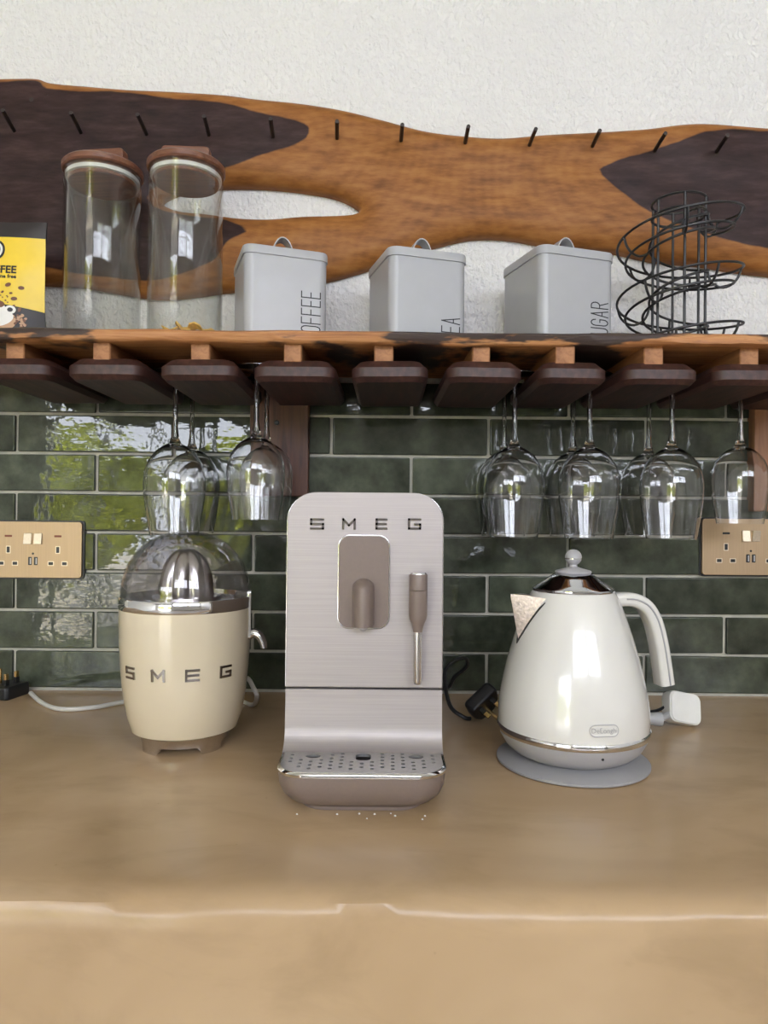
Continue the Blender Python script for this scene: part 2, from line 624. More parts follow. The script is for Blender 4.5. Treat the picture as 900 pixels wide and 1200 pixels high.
# block letters: polylines in a unit box
BLOCK = {
    'S': [[(1, 1), (0, 1), (0, .5), (1, .5), (1, 0), (0, 0)]],
    'M': [[(0, 0), (0, 1), (.5, .35), (1, 1), (1, 0)]],
    'E': [[(1, 1), (0, 1), (0, 0), (1, 0)], [(0, .5), (.95, .5)]],
    'G': [[(1, 1), (0, 1), (0, 0), (1, 0), (1, .45), (.55, .45)]],
}
THIN = {
    'C': [arc(.5, .75, .5, .25, 0, 180) + arc(.5, .25, .5, .25, 180, 360)],
    'O': [arc(.5, .75, .5, .25, 0, 180) + arc(.5, .25, .5, .25, 180, 360) + [(1, .75)]],
    'F': [[(1, 1), (0, 1), (0, 0)], [(0, .5), (.85, .5)]],
    'E': [[(1, 1), (0, 1), (0, 0), (1, 0)], [(0, .5), (.85, .5)]],
    'T': [[(0, 1), (1, 1)], [(.5, 1), (.5, 0)]],
    'A': [[(0, 0), (.5, 1), (1, 0)], [(.2, .35), (.8, .35)]],
    'S': [arc(.5, .77, .5, .23, 10, 180) + arc(.5, .25, .5, .25, 90, -0) + arc(.5, .23, .5, .23, 0, -170)],
    'U': [[(0, 1)] + arc(.5, .25, .5, .25, 180, 360) + [(1, 1)]],
    'G': [arc(.5, .75, .5, .25, 0, 180) + arc(.5, .25, .5, .25, 180, 360) + [(1, .48), (.55, .48)]],
    'R': [[(0, 0), (0, 1)] + arc(.5, .75, .5, .25, 90, -90) + [(0, .5)], [(.5, .5), (1, 0)]],
}


def letter(mb, polys, w, h, sw, fn, h0, h1):
    """strokes of width sw laid out in a w x h box, pushed from h0 to h1 along the surface normal"""
    for pl in polys:
        pts = [Vector((u * w, v * h)) for u, v in pl]
        for a, b in zip(pts, pts[1:]):
            d = (b - a)
            if d.length < 1e-7:
                continue
            d.normalize()
            q = Vector((-d.y, d.x)) * sw / 2
            e = d * sw / 2
            mb.prism([tuple(a - e - q), tuple(b + e - q), tuple(b + e + q), tuple(a - e + q)], h0, h1, fn)


def text_polys(s, size, bold=0.0):
    """flat (vertices, faces) of a line of type, centred"""
    c = bpy.data.curves.new('lettering_curve', 'FONT')
    c.body = s
    c.size = size
    c.align_x = 'CENTER'
    c.align_y = 'CENTER'
    c.resolution_u = 3
    c.offset = bold
    o = bpy.data.objects.new('lettering_curve', c)
    COL.objects.link(o)
    dg = bpy.context.evaluated_depsgraph_get()
    me = bpy.data.meshes.new_from_object(o.evaluated_get(dg))
    vs = [tuple(v.co) for v in me.vertices]
    fs = [tuple(p.vertices) for p in me.polygons]
    bpy.data.objects.remove(o)
    bpy.data.curves.remove(c)
    bpy.data.meshes.remove(me)
    return vs, fs


def apply_bool(o, cutter):
    md = o.modifiers.new('cut', 'BOOLEAN')
    md.object = cutter
    md.operation = 'DIFFERENCE'
    md.solver = 'EXACT'
    dg = bpy.context.evaluated_depsgraph_get()
    me = bpy.data.meshes.new_from_object(o.evaluated_get(dg))
    o.modifiers.clear()
    o.data = me
    cm = cutter.data
    bpy.data.objects.remove(cutter)
    bpy.data.meshes.remove(cm)
    me.set_sharp_from_angle(angle=math.radians(35))


def struct(o):
    o['kind'] = 'structure'
    return o


# ------------------------------------------------------------------ room shell
XL, XR, ZCEIL = -3.0, 2.9, 3.3
struct(MB().box(XL - .1, XR + .1, YB - .15, .15, -.1, 0).build('floor', 'room_floor'))
struct(MB().box(XL - .1, XR + .1, YB - .15, .15, ZCEIL, ZCEIL + .12).build('ceiling', 'ceiling_paint'))
struct(MB().box(XL - .1, XL, YB - .15, .15, 0, ZCEIL).build('wall_left', 'room_plaster'))
struct(MB().box(XR, XR + .1, YB - .15, .15, 0, ZCEIL).build('wall_right', 'room_plaster'))
wall = struct(MB().box(XL, XR, 0, .15, 0, ZCEIL).build('wall_back', 'stucco'))
mb = MB()
xs = [XL] + [q for o in OPENINGS for q in o[:2]] + [XR]
for i in range(0, len(xs), 2):
    mb.box(xs[i], xs[i + 1], YB - .15, YB, 0, ZCEIL)
for (a, b, c, d) in OPENINGS:
    mb.box(a, b, YB - .15, YB, d, ZCEIL)
    if c > 0:
        mb.box(a, b, YB - .15, YB, 0, c)
struct(mb.build('wall_front', 'room_plaster'))
for k, (a, b, c, d) in enumerate(OPENINGS):
    name = 'door_1' if c == 0 else 'window_%d' % k
    mb = MB()
    fw = .05
    mb.box(a, a + fw, YB - .12, YB - .05, c, d).box(b - fw, b, YB - .12, YB - .05, c, d)
    mb.box(a + fw, b - fw, YB - .12, YB - .05, d - fw, d).box(a + fw, b - fw, YB - .12, YB - .05, c, c + fw)
    nm = max(2, round((b - a) / .42))
    fr = struct(mb.build(name, 'frame_white'))
    for i in range(1, nm):
        x = a + (b - a) * i / nm
        MB().box(x - .018, x + .018, YB - .11, YB - .06, c + fw, d - fw).build('mullion', 'frame_white', fr)
    zt = c + (d - c) * .72
    MB().box(a + fw, b - fw, YB - .11, YB - .06, zt - .015, zt + .015).build('transom', 'frame_white', fr)

# the garden that the tiles and the glasses mirror
struct(MB().box(-14, 14, -22, YB - .15, -.25, -.1).build('ground', 'terrace_stone'))
for it_, (gx, gy, gr, gz, n) in enumerate(((-4.6, -8.6, 1.45, 1.35, 2600), (-1.75, -9.0, 1.3, 1.2, 2200), (1.9, -11.2, 1.4, 1.2, 1100), (5.4, -9.8, 1.6, 1.5, 1200))):
    tr = empty('garden_tree', (gx, gy, -.1))
    tag(tr, 'sunlit leafy garden tree outside the glazed door, mirrored in the tiles' if it_ < 2 else 'leafy garden tree outside the high windows', 'tree', 'garden trees by the door' if it_ < 2 else 'garden trees by the windows')
    MB().tube([(0, 0, 0), (.05, .03, gz * .6), (0, 0, gz + .3)], .09, 8).build('trunk', 'bark', tr)
    mb = MB()
    for i in range(n):
        a, e = random.uniform(0, 2 * PI), math.asin(random.uniform(-1, 1))
        r = gr * random.uniform(.55, 1)
        p = Vector((r * math.cos(a) * math.cos(e), r * math.sin(a) * math.cos(e), gz + .2 + r * .85 * math.sin(e)))
        u = Vector((random.gauss(0, 1), random.gauss(0, 1), random.gauss(0, .6))).normalized()
        w = u.orthogonal().normalized()
        s = random.uniform(.10, .20)
        mb.add([p - u * s, p + w * s * .45, p + u * s, p - w * s * .45], [(0, 1, 2, 3)])
    mb.build('foliage', 'leaf_green', tr)

# ------------------------------------------------------------------ tiles
GB = .005
TP, RP = .2793, .0697            # pitch along a row, row pitch
GROUT = .0052
TX0 = at(19.8, 790, DW).x        # a joint of the lowest row
ztop = ZC + .235
MB().box(XL, XR, -GB, .002, ZT - .02, ztop).build('grout_bed', 'grout', wall)
tile_meshes = {}


def tile(x0, x1, z0, z1):
    key = (round(x1 - x0, 3), round(z1 - z0, 3))
    if key not in tile_meshes:
        w, h = x1 - x0, z1 - z0
        mb = MB().box(-w / 2, w / 2, -.008, 0, -h / 2, h / 2)
        o = mb.build('tile', 'green_glaze', wall, bevel=.0022, bseg=2, sharp=50)
        tile_meshes[key] = o.data
    else:
        o = bpy.data.objects.new('tile', tile_meshes[key])
        COL.objects.link(o)
        weighted(o)
        o.parent = wall
    o.location = ((x0 + x1) / 2, -GB + .0015, (z0 + z1) / 2)
    o.rotation_euler = (random.gauss(0, .008), random.gauss(0, .0025), random.gauss(0, .006))


z = ZT + .006
row = 0
while z < ztop - .02:
    z1 = min(z + RP - GROUT, ztop)
    off = TX0 + (TP * .51 if row % 2 else 0)
    for k in range(-3, 8):
        x0 = off + k * TP + GROUT / 2
        tile(x0, x0 + TP - GROUT, z + random.uniform(-.0004, .0004), z1)
    z += RP
    row += 1

# ------------------------------------------------------------------ counter
yf = onz(450, 1053, ZT).y        # front edge
mb = MB()
nx = 220
prof = [(-.006, 0), (yf + .06, 0), (yf + .034, -.0007), (yf + .018, -.0028), (yf + .007, -.0085), (yf + .0015, -.018), (yf, -.032), (yf + .001, -.06), (yf + .004, -.40), (yf + .004, -.90)]
vs, fs = [], []
for i in range(nx + 1):
    x = -1.6 + 3.2 * i / nx
    for j, (y, zz) in enumerate(prof):
        w = .0035 * mnoise.noise((x * 5, j * .3, 0)) + .0018 * mnoise.noise((x * 19, j * .3, 3)) if 2 <= j <= 7 else 0
        w2 = .0012 * mnoise.noise((x * 8, j * .4, 5)) + .0008 * mnoise.noise((x * 27, j * .5, 8)) if 3 <= j <= 5 else 0
        vs.append((x, y + w, ZT + zz + w2))
m = len(prof)
for i in range(nx):
    for j in range(m - 1):
        fs.append((i * m + j, (i + 1) * m + j, (i + 1) * m + j + 1, i * m + j + 1))
b0 = len(vs)
vs += [(-1.6, -.006, 0), (1.6, -.006, 0)]
fs += [tuple(range(m)) + (b0,), tuple(range(nx * m, nx * m + m)) + (b0 + 1,), (b0, b0 + 1, nx * m, 0), (b0, m - 1) + tuple(i * m + m - 1 for i in range(1, nx + 1)) + (b0 + 1,)]
mb.add(vs, fs)
o = mb.build('counter', 'polished_plaster')
tag(o, 'beige polished plaster counter with a rounded front edge', 'counter')

# ------------------------------------------------------------------ shelf with glass rack
ZP = ZC + .190                   # underside of the rack planks
ZPT = ZP + .031                  # top of the rack planks
ZB = ZC + .2455                  # underside of the shelf board
ZS = ZC + .2605                  # top of the shelf board
DF, DB = 1.005, 1.238
yF, yBk = DF - DW, DB - DW
shelf = empty('glass_rack_shelf', (0, yBk, ZB))
tag(shelf, 'rustic live-edge wooden shelf with dark rack planks beneath holding wine glasses', 'shelf')
inv = Matrix.Translation(-Vector(shelf.location))
mb = MB()
nx, vs, fs = 150, [], []
for i in range(nx + 1):
    x = -1.25 + 2.5 * i / nx
    e = .008 * mnoise.noise((x * 3.1, 1, 0)) + .003 * mnoise.noise((x * 17, 2, 0))
    zt = .0012 * mnoise.noise((x * 11, 3, 0))
    zb = .0026 * mnoise.noise((x * 14, 4, 0)) + .0012 * mnoise.noise((x * 40, 4, 1))
    y0 = yF - .005 + e
    vs += [(x, -.004, ZS), (x, y0 + .06, ZS), (x, y0 + .004, ZS + zt), (x, y0, ZS - .003 + zt), (x, y0 + .0015 + .5 * e, ZB + .0005 + zb),
           (x, y0 + .006, ZB - .0025 + zb), (x, y0 + .07, ZB), (x, -.004, ZB)]
for i in range(nx):
    for j in range(8):
        fs.append((i * 8 + j, i * 8 + (j + 1) % 8, (i + 1) * 8 + (j + 1) % 8, (i + 1) * 8 + j))
fs += [tuple(range(8)), tuple(range(nx * 8, nx * 8 + 8))]
mb.add(vs, fs)
mb.build('shelf_board', 'shelf_wood', shelf, xf=inv, sharp=60)

GAPS = [-.590, -.4675, -.336, -.2005, -.059, .0745, .2065, .3285, .459, .588, .715]
for i, (g0, g1) in enumerate(zip(GAPS, GAPS[1:])):
    hw = .0118
    w = g1 - g0 - 2 * hw
    xc = (g0 + g1) / 2
    L = yBk - yF
    # rounded front end in plan, chamfered underneath
    pts = rrect(w, L, (.004, .004, .020, .020), 4)
    mb = MB()
    sec = []
    for (ins, zz) in ((.006, 0), (.0, .007), (.0, .020), (.010, .031)):
        sec.append([(u * (1 - 2 * ins / w), v + (ins * 1.1 if v < 0 else 0), zz) for u, v in pts])
    mb.strip(sec)
    pl = mb.build('plank', 'plank_wood', shelf, sharp=28)
    pl.location = Vector((xc, (yF + yBk) / 2, ZP)) - shelf.location
    pl.rotation_euler = (random.gauss(0, .004), random.gauss(0, .012), random.gauss(0, .012))
    bw = random.uniform(.022, .030)
    bt = MB().box(-bw / 2, bw / 2, -L / 2 + random.uniform(.006, .016), L / 2, .028, ZB - ZP + .002).build('batten', 'batten_wood', pl, bevel=.0015, bseg=1)
    bt.location.x = random.uniform(-.012, .008)
for (pa, pb, yb, mt) in ((293, 361, 582, 'post_wood'), (884, 935, 600, 'post_wood_pale')):
    p, q = at(pa, 475, DW - .03), at(pb, yb, DW - .03)
    po = MB().box(p.x, q.x, -.032, -.004, q.z, ZB + .001).build('bracket_post', mt, shelf, bevel=.003, xf=inv)
    c = Vector(((p.x + q.x) / 2 - .004, -.032, ZP - .03))
    MB().lathe([(0, 0), (.0045, 0), (.0045, .002), (.003, .0035), (0, .0035)], 12).build('bolt', 'black_plastic', po, xf=inv @ Matrix.Translation(c) @ Matrix.Rotation(PI / 2, 4, 'X'))

# ------------------------------------------------------------------ live-edge board on the wall
TOPE = [(-150, 96), (-60, 90), (0, 88), (40, 88), (58, 93), (100, 97), (150, 101), (200, 103), (260, 107), (300, 112), (350, 117), (400, 125), (450, 137),
        (500, 150), (550, 156), (590, 158), (640, 154), (700, 151), (760, 147), (800, 142), (835, 141), (900, 146), (960, 150), (1040, 170)]
BOTE = [(1060, 300), (1000, 322), (900, 317), (824, 306), (771, 301), (719, 290), (665, 286), (639, 282), (598, 275), (560, 274), (530, 279), (495, 289),
        (460, 302), (429, 312), (385, 324), (340, 331), (300, 335), (260, 338), (225, 343), (187, 346), (155, 343), (120, 337), (85, 331), (40, 329), (0, 327), (-80, 320), (-160, 280)]
HOLE = [(186, 232), (205, 221), (230, 216), (263, 213), (315, 214), (372, 221), (402, 229), (420, 241), (408, 247), (353, 249), (315, 252), (278, 251), (240, 246), (205, 242)]
H1 = [(-170, 120), (-60, 100), (0, 98), (43, 95), (56, 105), (90, 108), (133, 110), (200, 115), (240, 120), (278, 126), (327, 137), (353, 145), (362, 154), (353, 166),
      (327, 177), (289, 190), (258, 199), (215, 208), (180, 218), (172, 235), (195, 248), (240, 253), (262, 255), (291, 269), (268, 285), (252, 306), (215, 320), (180, 329),
      (130, 325), (85, 318), (40, 309), (0, 306), (-80, 300), (-170, 270)]
H2 = [(1080, 190), (980, 160), (900, 155), (862, 154), (824, 157), (787, 168), (749, 181), (719, 190), (700, 200), (711, 213), (738, 232), (764, 251), (802, 266), (840, 277), (900, 292), (980, 302), (1080, 280)]


def c2(pts, k=5):
    return [(p.x, p.y) for p in catmull([Vector((a, b, 0)) for a, b in pts], k, True)]


def inside(P, poly):
    x, y = P[:, 0], P[:, 1]
    r = np.zeros(len(P), bool)
    n = len(poly)
    for i in range(n):
        x0, y0 = poly[i]
        x1, y1 = poly[(i + 1) % n]
        if y0 == y1:
            continue
        c = ((y0 > y) != (y1 > y)) & (x < (x1 - x0) * (y - y0) / (y1 - y0) + x0)
        r ^= c
    return r


def dist(P, poly):
    best = np.full(len(P), 1e9)
    n = len(poly)
    for i in range(n):
        a = np.array(poly[i])
        b = np.array(poly[(i + 1) % n])
        d = b - a
        t = np.clip(((P - a) @ d) / max(d @ d, 1e-9), 0, 1)
        best = np.minimum(best, np.linalg.norm(P - a - t[:, None] * d, axis=1))
    return best


out = c2(TOPE + BOTE, 6)
hole = c2(HOLE, 6)
h1, h2 = c2(H1, 4), c2(H2, 4)
grid = np.array([(x + (3 if (y // 6) % 2 else 0), y) for y in range(80, 352, 6) for x in range(-165, 1070, 6)], float)
ok = inside(grid, out) & ~inside(grid, hole)
dB = np.minimum(dist(grid, out), dist(grid, hole))
grid = grid[ok & (dB > 16)]
rings_ = []
for poly in (out, hole):
    n_ = len(poly)
    for off_ in (2.0, 4.5, 8.0, 12.5):
        for i in range(n_):
            a = Vector(poly[i - 1]); b = Vector(poly[(i + 1) % n_])
            t = (b - a).normalized()
            rings_ += [(poly[i][0] - t.y * off_, poly[i][1] + t.x * off_), (poly[i][0] + t.y * off_, poly[i][1] - t.x * off_)]
rings_ = np.array(rings_)
dR = np.minimum(dist(rings_, out), dist(rings_, hole))
keep = inside(rings_, out) & ~inside(rings_, hole)
rings_ = rings_[keep & (np.min(np.abs(dR[:, None] - np.array([2.0, 4.5, 8.0, 12.5])), axis=1) < .35)]
grid = np.concatenate([grid, rings_])
nb, nh = len(out), len(hole)
V2 = [Vector(p) for p in out + hole] + [Vector(p) for p in grid]
E2 = [(i, (i + 1) % nb) for i in range(nb)] + [(nb + i, nb + (i + 1) % nh) for i in range(nh)]
res = delaunay_2d_cdt(V2, E2, [], 0, 1e-5)
RV = np.array([(p.x, p.y) for p in res[0]])
tri = np.array([t for t in res[2]])
cen = RV[tri].mean(axis=1)
tri = tri[inside(cen, out) & ~inside(cen, hole)]
dT = dist(RV, c2(TOPE + [(1040, 60), (-150, 60)], 4))
dO, dH = dist(RV, out), dist(RV, hole)
dd = np.minimum(dO, dH)
soft = 12.0 + 22.0 * np.clip((dT - dO) / 60.0, 0, 1)
soft = np.where(dH < dO, 30.0, soft)
# blend the edge radius smoothly
prof_h = np.sqrt(np.clip(1 - (1 - np.clip(dd / soft, 0, 1)) ** 2, 0, 1))
edge = dd < 1e-2
thick = .012 + .024 * prof_h
thick += np.array([.004 * mnoise.noise((x * .012, y * .02, 0)) for x, y in RV]) * np.clip(dd / 20, 0, 1)
sd1 = np.where(inside(RV, h1), -1, 1) * dist(RV, h1)
sd2 = np.where(inside(RV, h2), -1, 1) * dist(RV, h2)
heart = np.minimum(sd1, sd2) * DW / F
vs = []
for (x, y), t in zip(RV, thick):
    p = at(x, y, DW - .032)
    vs.append(Vector((p.x, -t, p.z)))
fs = [tuple(int(i) for i in t) for t in tri]
# skirt to the wall
from collections import Counter
ec = Counter()
for t in fs:
    for a, b in ((t[0], t[1]), (t[1], t[2]), (t[2], t[0])):
        ec[(min(a, b), max(a, b))] += 1
back = {}
hv = list(heart)
for (a, b), k in ec.items():
    if k == 1:
        for q in (a, b):
            if q not in back:
                back[q] = len(vs)
                vs.append(Vector((vs[q].x, -.0004, vs[q].z)))
                hv.append(hv[q])
        fs.append((a, b, back[b], back[a]))
board = empty('live_edge_board', (0, 0, at(450, 330, DW).z))
tag(board, 'large live-edge wooden wall board with dark heartwood, a slit hole and a row of pegs', 'wall board')
binv = Matrix.Translation(-Vector(board.location))
me = bpy.data.meshes.new('slab')
me.from_pydata([tuple(binv @ p) for p in vs], [], fs)
bm = bmesh.new()
bm.from_mesh(me)
bmesh.ops.recalc_face_normals(bm, faces=bm.faces)
bm.to_mesh(me)
bm.free()
at_ = me.attributes.new('heart', 'FLOAT', 'POINT')
at_.data.foreach_set('value', np.array(hv, dtype=np.float32))
me.polygons.foreach_set('use_smooth', [True] * len(me.polygons))
me.set_sharp_from_angle(angle=math.radians(55))
me.materials.append(MATS['slab_wood'])
slab = bpy.data.objects.new('slab', me)
COL.objects.link(slab)
slab.parent = board
PEGS = [((17, 154), (3, 129)), ((95, 156), (83, 132)), ((172, 158), (161, 134)), ((245, 159), (239, 136)), ((320, 161), (317, 139)), ((395, 163), (395, 142)),
        ((470, 165), (471.5, 146)), ((545, 168), (549, 148)), ((620, 171), (628, 151)), ((694, 172), (703, 153)), ((767, 177), (780, 156)), ((839, 179), (853, 158)), ((915, 181), (931, 160))]
for (b, t) in PEGS:
    p, q = at(*b, DW - .034), at(*t, DW - .088)
    p2 = p + (p - q) * .15
    MB().tube([p2, p, p.lerp(q, .5) + Vector((0, 0, .0006)), q], .0034, 8).build('peg', 'peg_wood', board, xf=binv)
for (kx, ky) in ((57, 114), (37, 117)):
    p = at(kx, ky, DW - .0355)
    MB().lathe([(0, .001), (.004, .001), (.006, -.004)], 10).build('knot', 'peg_wood', board, xf=binv @ Matrix.Translation(p) @ Matrix.Rotation(PI / 2, 4, 'X'))

# ------------------------------------------------------------------ wine glasses
def make_glass(name, rmax, rrim, hb, stem, rf):
    """hanging upside down: origin at the rim, foot on top"""
    H = hb + stem
    pr_o = [(rrim, 0), (rrim + (rmax - rrim) * .30, hb * .13), (rrim + (rmax - rrim) * .63, hb * .27), (rrim + (rmax - rrim) * .9, hb * .42), (rmax, hb * .56), (rmax * .965, hb * .68),
            (rmax * .84, hb * .80), (rmax * .64, hb * .895), (rmax * .40, hb * .957), (rmax * .2, hb * .99), (.0062, hb + .008), (.0044, hb + .022), (.0038, hb + .05), (.0037, hb + stem * .6), (.004, H - .012), (.0058, H - .0055),
            (rf * .55, H - .0042), (rf, H - .0022), (rf, H - .0008), (rf * .6, H), (0, H)]
    t = .0009
    pr_i = [(0, hb - .004), (rmax * .2, hb * .985 - .003), (rmax * .40 - t, hb * .953 - t), (rmax * .64 - t, hb * .89 - t), (rmax * .84 - t, hb * .797 - t), (rmax * .965 - t, hb * .68), (rmax - t, hb * .56),
            (rrim + (rmax - rrim) * .9 - t, hb * .42), (rrim + (rmax - rrim) * .63 - t, hb * .27), (rrim + (rmax - rrim) * .30 - t, hb * .13), (rrim - t, 0)]
    nb_ = 10
    root = empty(name, (0, 0, 0))
    MB().lathe(pr_i + pr_o[:10] + [(.0062, hb + .008), (0, hb + .008)], 40).build('bowl', 'solid_glass', root, sharp=60)
    MB().lathe([(0, hb + .008)] + pr_o[10:16], 16).build('stem', 'solid_glass', root, sharp=60)
    MB().lathe([(0, H - .006)] + pr_o[15:], 32).build('foot', 'solid_glass', root, sharp=60)
    return root


def dup(root):
    r = root.copy()
    COL.objects.link(r)
    for ch in list(root.children):
        c = ch.copy()
        COL.objects.link(c)
        c.parent = r
    return r


big = small = None
GL = [  # stem px, depth, rim py, size, label
    (206, 1.13, 626, 'b', 'wine glass hanging above the cream juicer, in front of another'),
    (224, 1.218, 624, 'b', 'wine glass hanging above the cream juicer, behind another against the tiles'),
    (303, 1.085, 609, 's', 'small wine glass hanging before the dark bracket post, in front of its twin'),
    (315, 1.18, 608, 's', 'small wine glass hanging close against the dark bracket post'),
    (602, 1.13, 630, 'b', 'wine glass hanging between coffee machine and kettle, in front of another'),
    (590, 1.218, 630, 'b', 'wine glass hanging between coffee machine and kettle, behind another'),
    (690, 1.13, 630, 'b', 'wine glass hanging straight above the kettle lid, in front of another'),
    (669, 1.218, 630, 'b', 'wine glass hanging above the kettle lid, behind another by the tiles'),
    (785, 1.13, 630, 'b', 'wine glass hanging above the kettle handle, in front of another'),
    (758, 1.218, 630, 'b', 'wine glass hanging above the kettle handle, behind another by the tiles'),
    (866, 1.165, 608, 's', 'single small wine glass hanging in front of a brass wall socket'),
]
for (px, d, ry, k, lab) in GL:
    d = {1.13: 1.124, 1.218: 1.222}.get(d, d)
    p = at(px, ry - 6, d)
    x = min(GAPS, key=lambda g: abs(g - p.x))
    x = max(x - .0042, min(x + .0042, p.x))
    foot = ZPT + .0045
    if k == 'b':
        if big is None:
            g = big = make_glass('wine_glass', .0482, .0375, .146, foot - (at(602, 630, 1.13).z + .146), .036)
        else:
            g = dup(big)
    else:
        if small is None:
            g = small = make_glass('wine_glass', .0445, .0355, .128, foot - (at(303, 609, 1.13).z + .128), .034)
        else:
            g = dup(small)
    g.location = (x, p.y, at(602, 630, 1.13).z if k == 'b' else at(303, 609, 1.13).z)
    tag(g, lab, 'wine glass', 'wine glasses hanging from the rack')

# ------------------------------------------------------------------ tins on the shelf
def strap(mb, w, h, wid, t, c, n=12):
    """arched strap handle standing on z = c.z, spanning x, wid along y"""
    secs = []
    for i in range(n + 1):
        a = PI * i / n
        u = Vector((math.cos(a), 0, math.sin(a)))
        o_ = Vector((c[0] + w / 2 * u.x, c[1], c[2] + h * u.z))
        i_ = Vector((c[0] + (w / 2 - t) * u.x, c[1], c[2] + (h - t) * u.z))
        y = Vector((0, wid / 2, 0))
        secs.append([o_ - y, o_ + y, i_ + y, i_ - y])
    mb.strip(secs)


def make_tin(word, corner_px, a, w, label, dn=1.078):
    """corner_px: pixel of the near lid corner (its top)"""
    ca, sa = math.cos(a), math.sin(a)
    pc = at(*corner_px, dn)
    h = pc.z - ZS
    c = pc + Vector((ca, sa, 0)) * (w / 2) + Vector((-sa, ca, 0)) * (w / 2)
    root = empty('storage_tin', (c.x, c.y, ZS), a)
    tag(root, label, 'tin', 'white storage tins on the shelf')
    hl = .014
    fn = lambda u, v, q: (u, v, q)
    MB().prism(rrect(w - .003, w - .003, .014, 6), 0, h - .006, fn).build('body', 'tin_paint', root, bevel=.0015, bang=60)
    mb = MB()
    o1 = rrect(w + .001, w + .001, .016, 6)
    o2 = rrect(w - .008, w - .008, .012, 6)
    mb.strip([[(u, v, h - hl) for u, v in o1], [(u, v, h - .004) for u, v in o1], [(u * .992, v * .992, h - .001) for u, v in o1], [(u, v, h) for u, v in o2], [(u * .6, v * .6, h + .0008) for u, v in o2]])
    lid = mb.build('lid', 'tin_paint', root, sharp=40)
    mb = MB()
    strap(mb, .034, .030, .024, .0018, (0, -.018, h))
    MB_ = mb.build('lid_handle', 'tin_paint', lid, sharp=40)
    # word running upwards along the far edge of the front face
    mb = MB()
    lh, lw, gap, sw = .030, .0092, .0042, .0016
    u0 = w / 2 - .014                     # base line
    z0 = .013
    for i, chh in enumerate(word):
        q = z0 + i * (lw + gap)
        letter(mb, THIN[chh], lw, lh, sw, lambda U, V, H, q=q: (u0 - V, -w / 2 + .0015 - H, q + U), -.0002, .0003)
    mb.build('lettering', 'ink', root)
    return root


make_tin('COFFEE', (286, 283), math.radians(19), .134, 'white square tin with strap-handled lid, lettered COFFEE up its side')
make_tin('TEA', (457, 286), math.radians(17), .130, 'white square tin with strap-handled lid, lettered TEA up its side')
make_tin('SUGAR', (634, 284), math.radians(17.5), .134, 'white square tin with strap-handled lid, lettered SUGAR up its side')

# ------------------------------------------------------------------ glass jars with wooden lids
def make_jar(cx, r_px, ytop, d, label, rz):
    R = r_px * d / F
    p = at(cx, ytop, d)
    h = p.z - ZS
    root = empty('storage_jar', (p.x, p.y, ZS), rz)
    tag(root, label, 'jar', 'tall glass jars on the shelf')
    t = .0022
    MB().lathe([(0, .001), (R - .004, .001), (R, .005), (R, h - .002), (R - t / 2, h), (R - t, h - .002), (R - t, .008), (R - t - .003, .005), (0, .005)], 64).build('glass_body', 'jar_glass_clear', root, sharp=50)
    lid = MB().lathe([(0, h - .016), (R - .0075, h - .016), (R - .0065, h - .0145), (R - .0065, h), (R + .001, h + .0005), (R + .003, h + .003), (R + .003, h + .010), (R, h + .013), (0, h + .0135)], 64).build('lid', 'lid_wood', root, sharp=30)
    MB().lathe([(R - .0068, h - .003), (R - .0028, h - .004), (R - .0024, h - .007), (R - .0028, h - .010), (R - .0068, h - .011)], 64, closed=True).build('seal_ring', 'seal_white', lid, sharp=60)
    MB().prism(rrect(.076, .030, .007, 4, 0, h + .026), -.010, .010, lambda u, v, q: (u, q, v)).build('lid_grip', 'lid_wood', lid, bevel=.003, bang=60)
    return root, R


j1, _ = make_jar(121, 43, 207, 1.14, 'empty tall glass jar with wooden lid beside the coffee pouch', -.12)
j2, RJ = make_jar(218.5, 42.5, 204, 1.125, 'tall glass jar with wooden lid and yellow crisps at the bottom', .05)
for i in range(9):
    a = i * 2.4
    r = .036 * math.sqrt((i + .3) / 9)
    c = Vector((j2.location.x + r * math.cos(a), j2.location.y + r * math.sin(a), ZS + .0175 + .0065 * (i % 3)))
    mb = MB()
    s = random.uniform(.011, .016)
    n = 9
    tilt = Matrix.Rotation(random.uniform(-.5, .5), 3, 'X') @ Matrix.Rotation(random.uniform(-.5, .5), 3, 'Y') @ Matrix.Rotation(random.uniform(0, 6), 3, 'Z')
    top, bot = [], []
    for k in range(n):
        t = 2 * PI * k / n
        rr = s * random.uniform(.8, 1.15)
        zz = .005 * math.cos(2 * t) + random.uniform(-.001, .001)
        top.append(tilt @ Vector((rr * math.cos(t), rr * math.sin(t), zz + .0012)))
        bot.append(tilt @ Vector((rr * math.cos(t), rr * math.sin(t), zz - .0012)))
    vs = top + bot + [tilt @ Vector((0, 0, .0005)), tilt @ Vector((0, 0, -.0015))]
    fs = []
    for k in range(n):
        k2 = (k + 1) % n
        fs += [(k, k2, 2 * n), (n + k2, n + k, 2 * n + 1), (k, n + k, n + k2, k2)]
    mb.add(vs, fs)
    o = mb.build('crisp', 'chip_yellow', None, sharp=25)
    o.location = c
    tag(o, 'yellow curled crisp lying in the bottom of a glass jar', 'crisp', 'crisps in the glass jar')

# ------------------------------------------------------------------ coffee pouch
pb_d = 1.12
pr = at(55, 300, pb_d)
BW, BH = .205, at(30, 261, pb_d).z - ZS
bag = empty('coffee_pouch', (pr.x - BW / 2, pr.y, ZS))
tag(bag, 'yellow and dark brown coffee pouch standing at the shelf end', 'pouch')


def bagsurf(u, z, off=0):
    """front surface of the pouch: u in -1..1, z height"""
    t = z / BH
    half = .028 * max(0.0, 1 - t) ** .6 * max(0.0, 1 - abs(u) ** 2.6) + .0012
    wv = .0012 * mnoise.noise((u * 3, z * 30, 2))
    return -half - wv - off


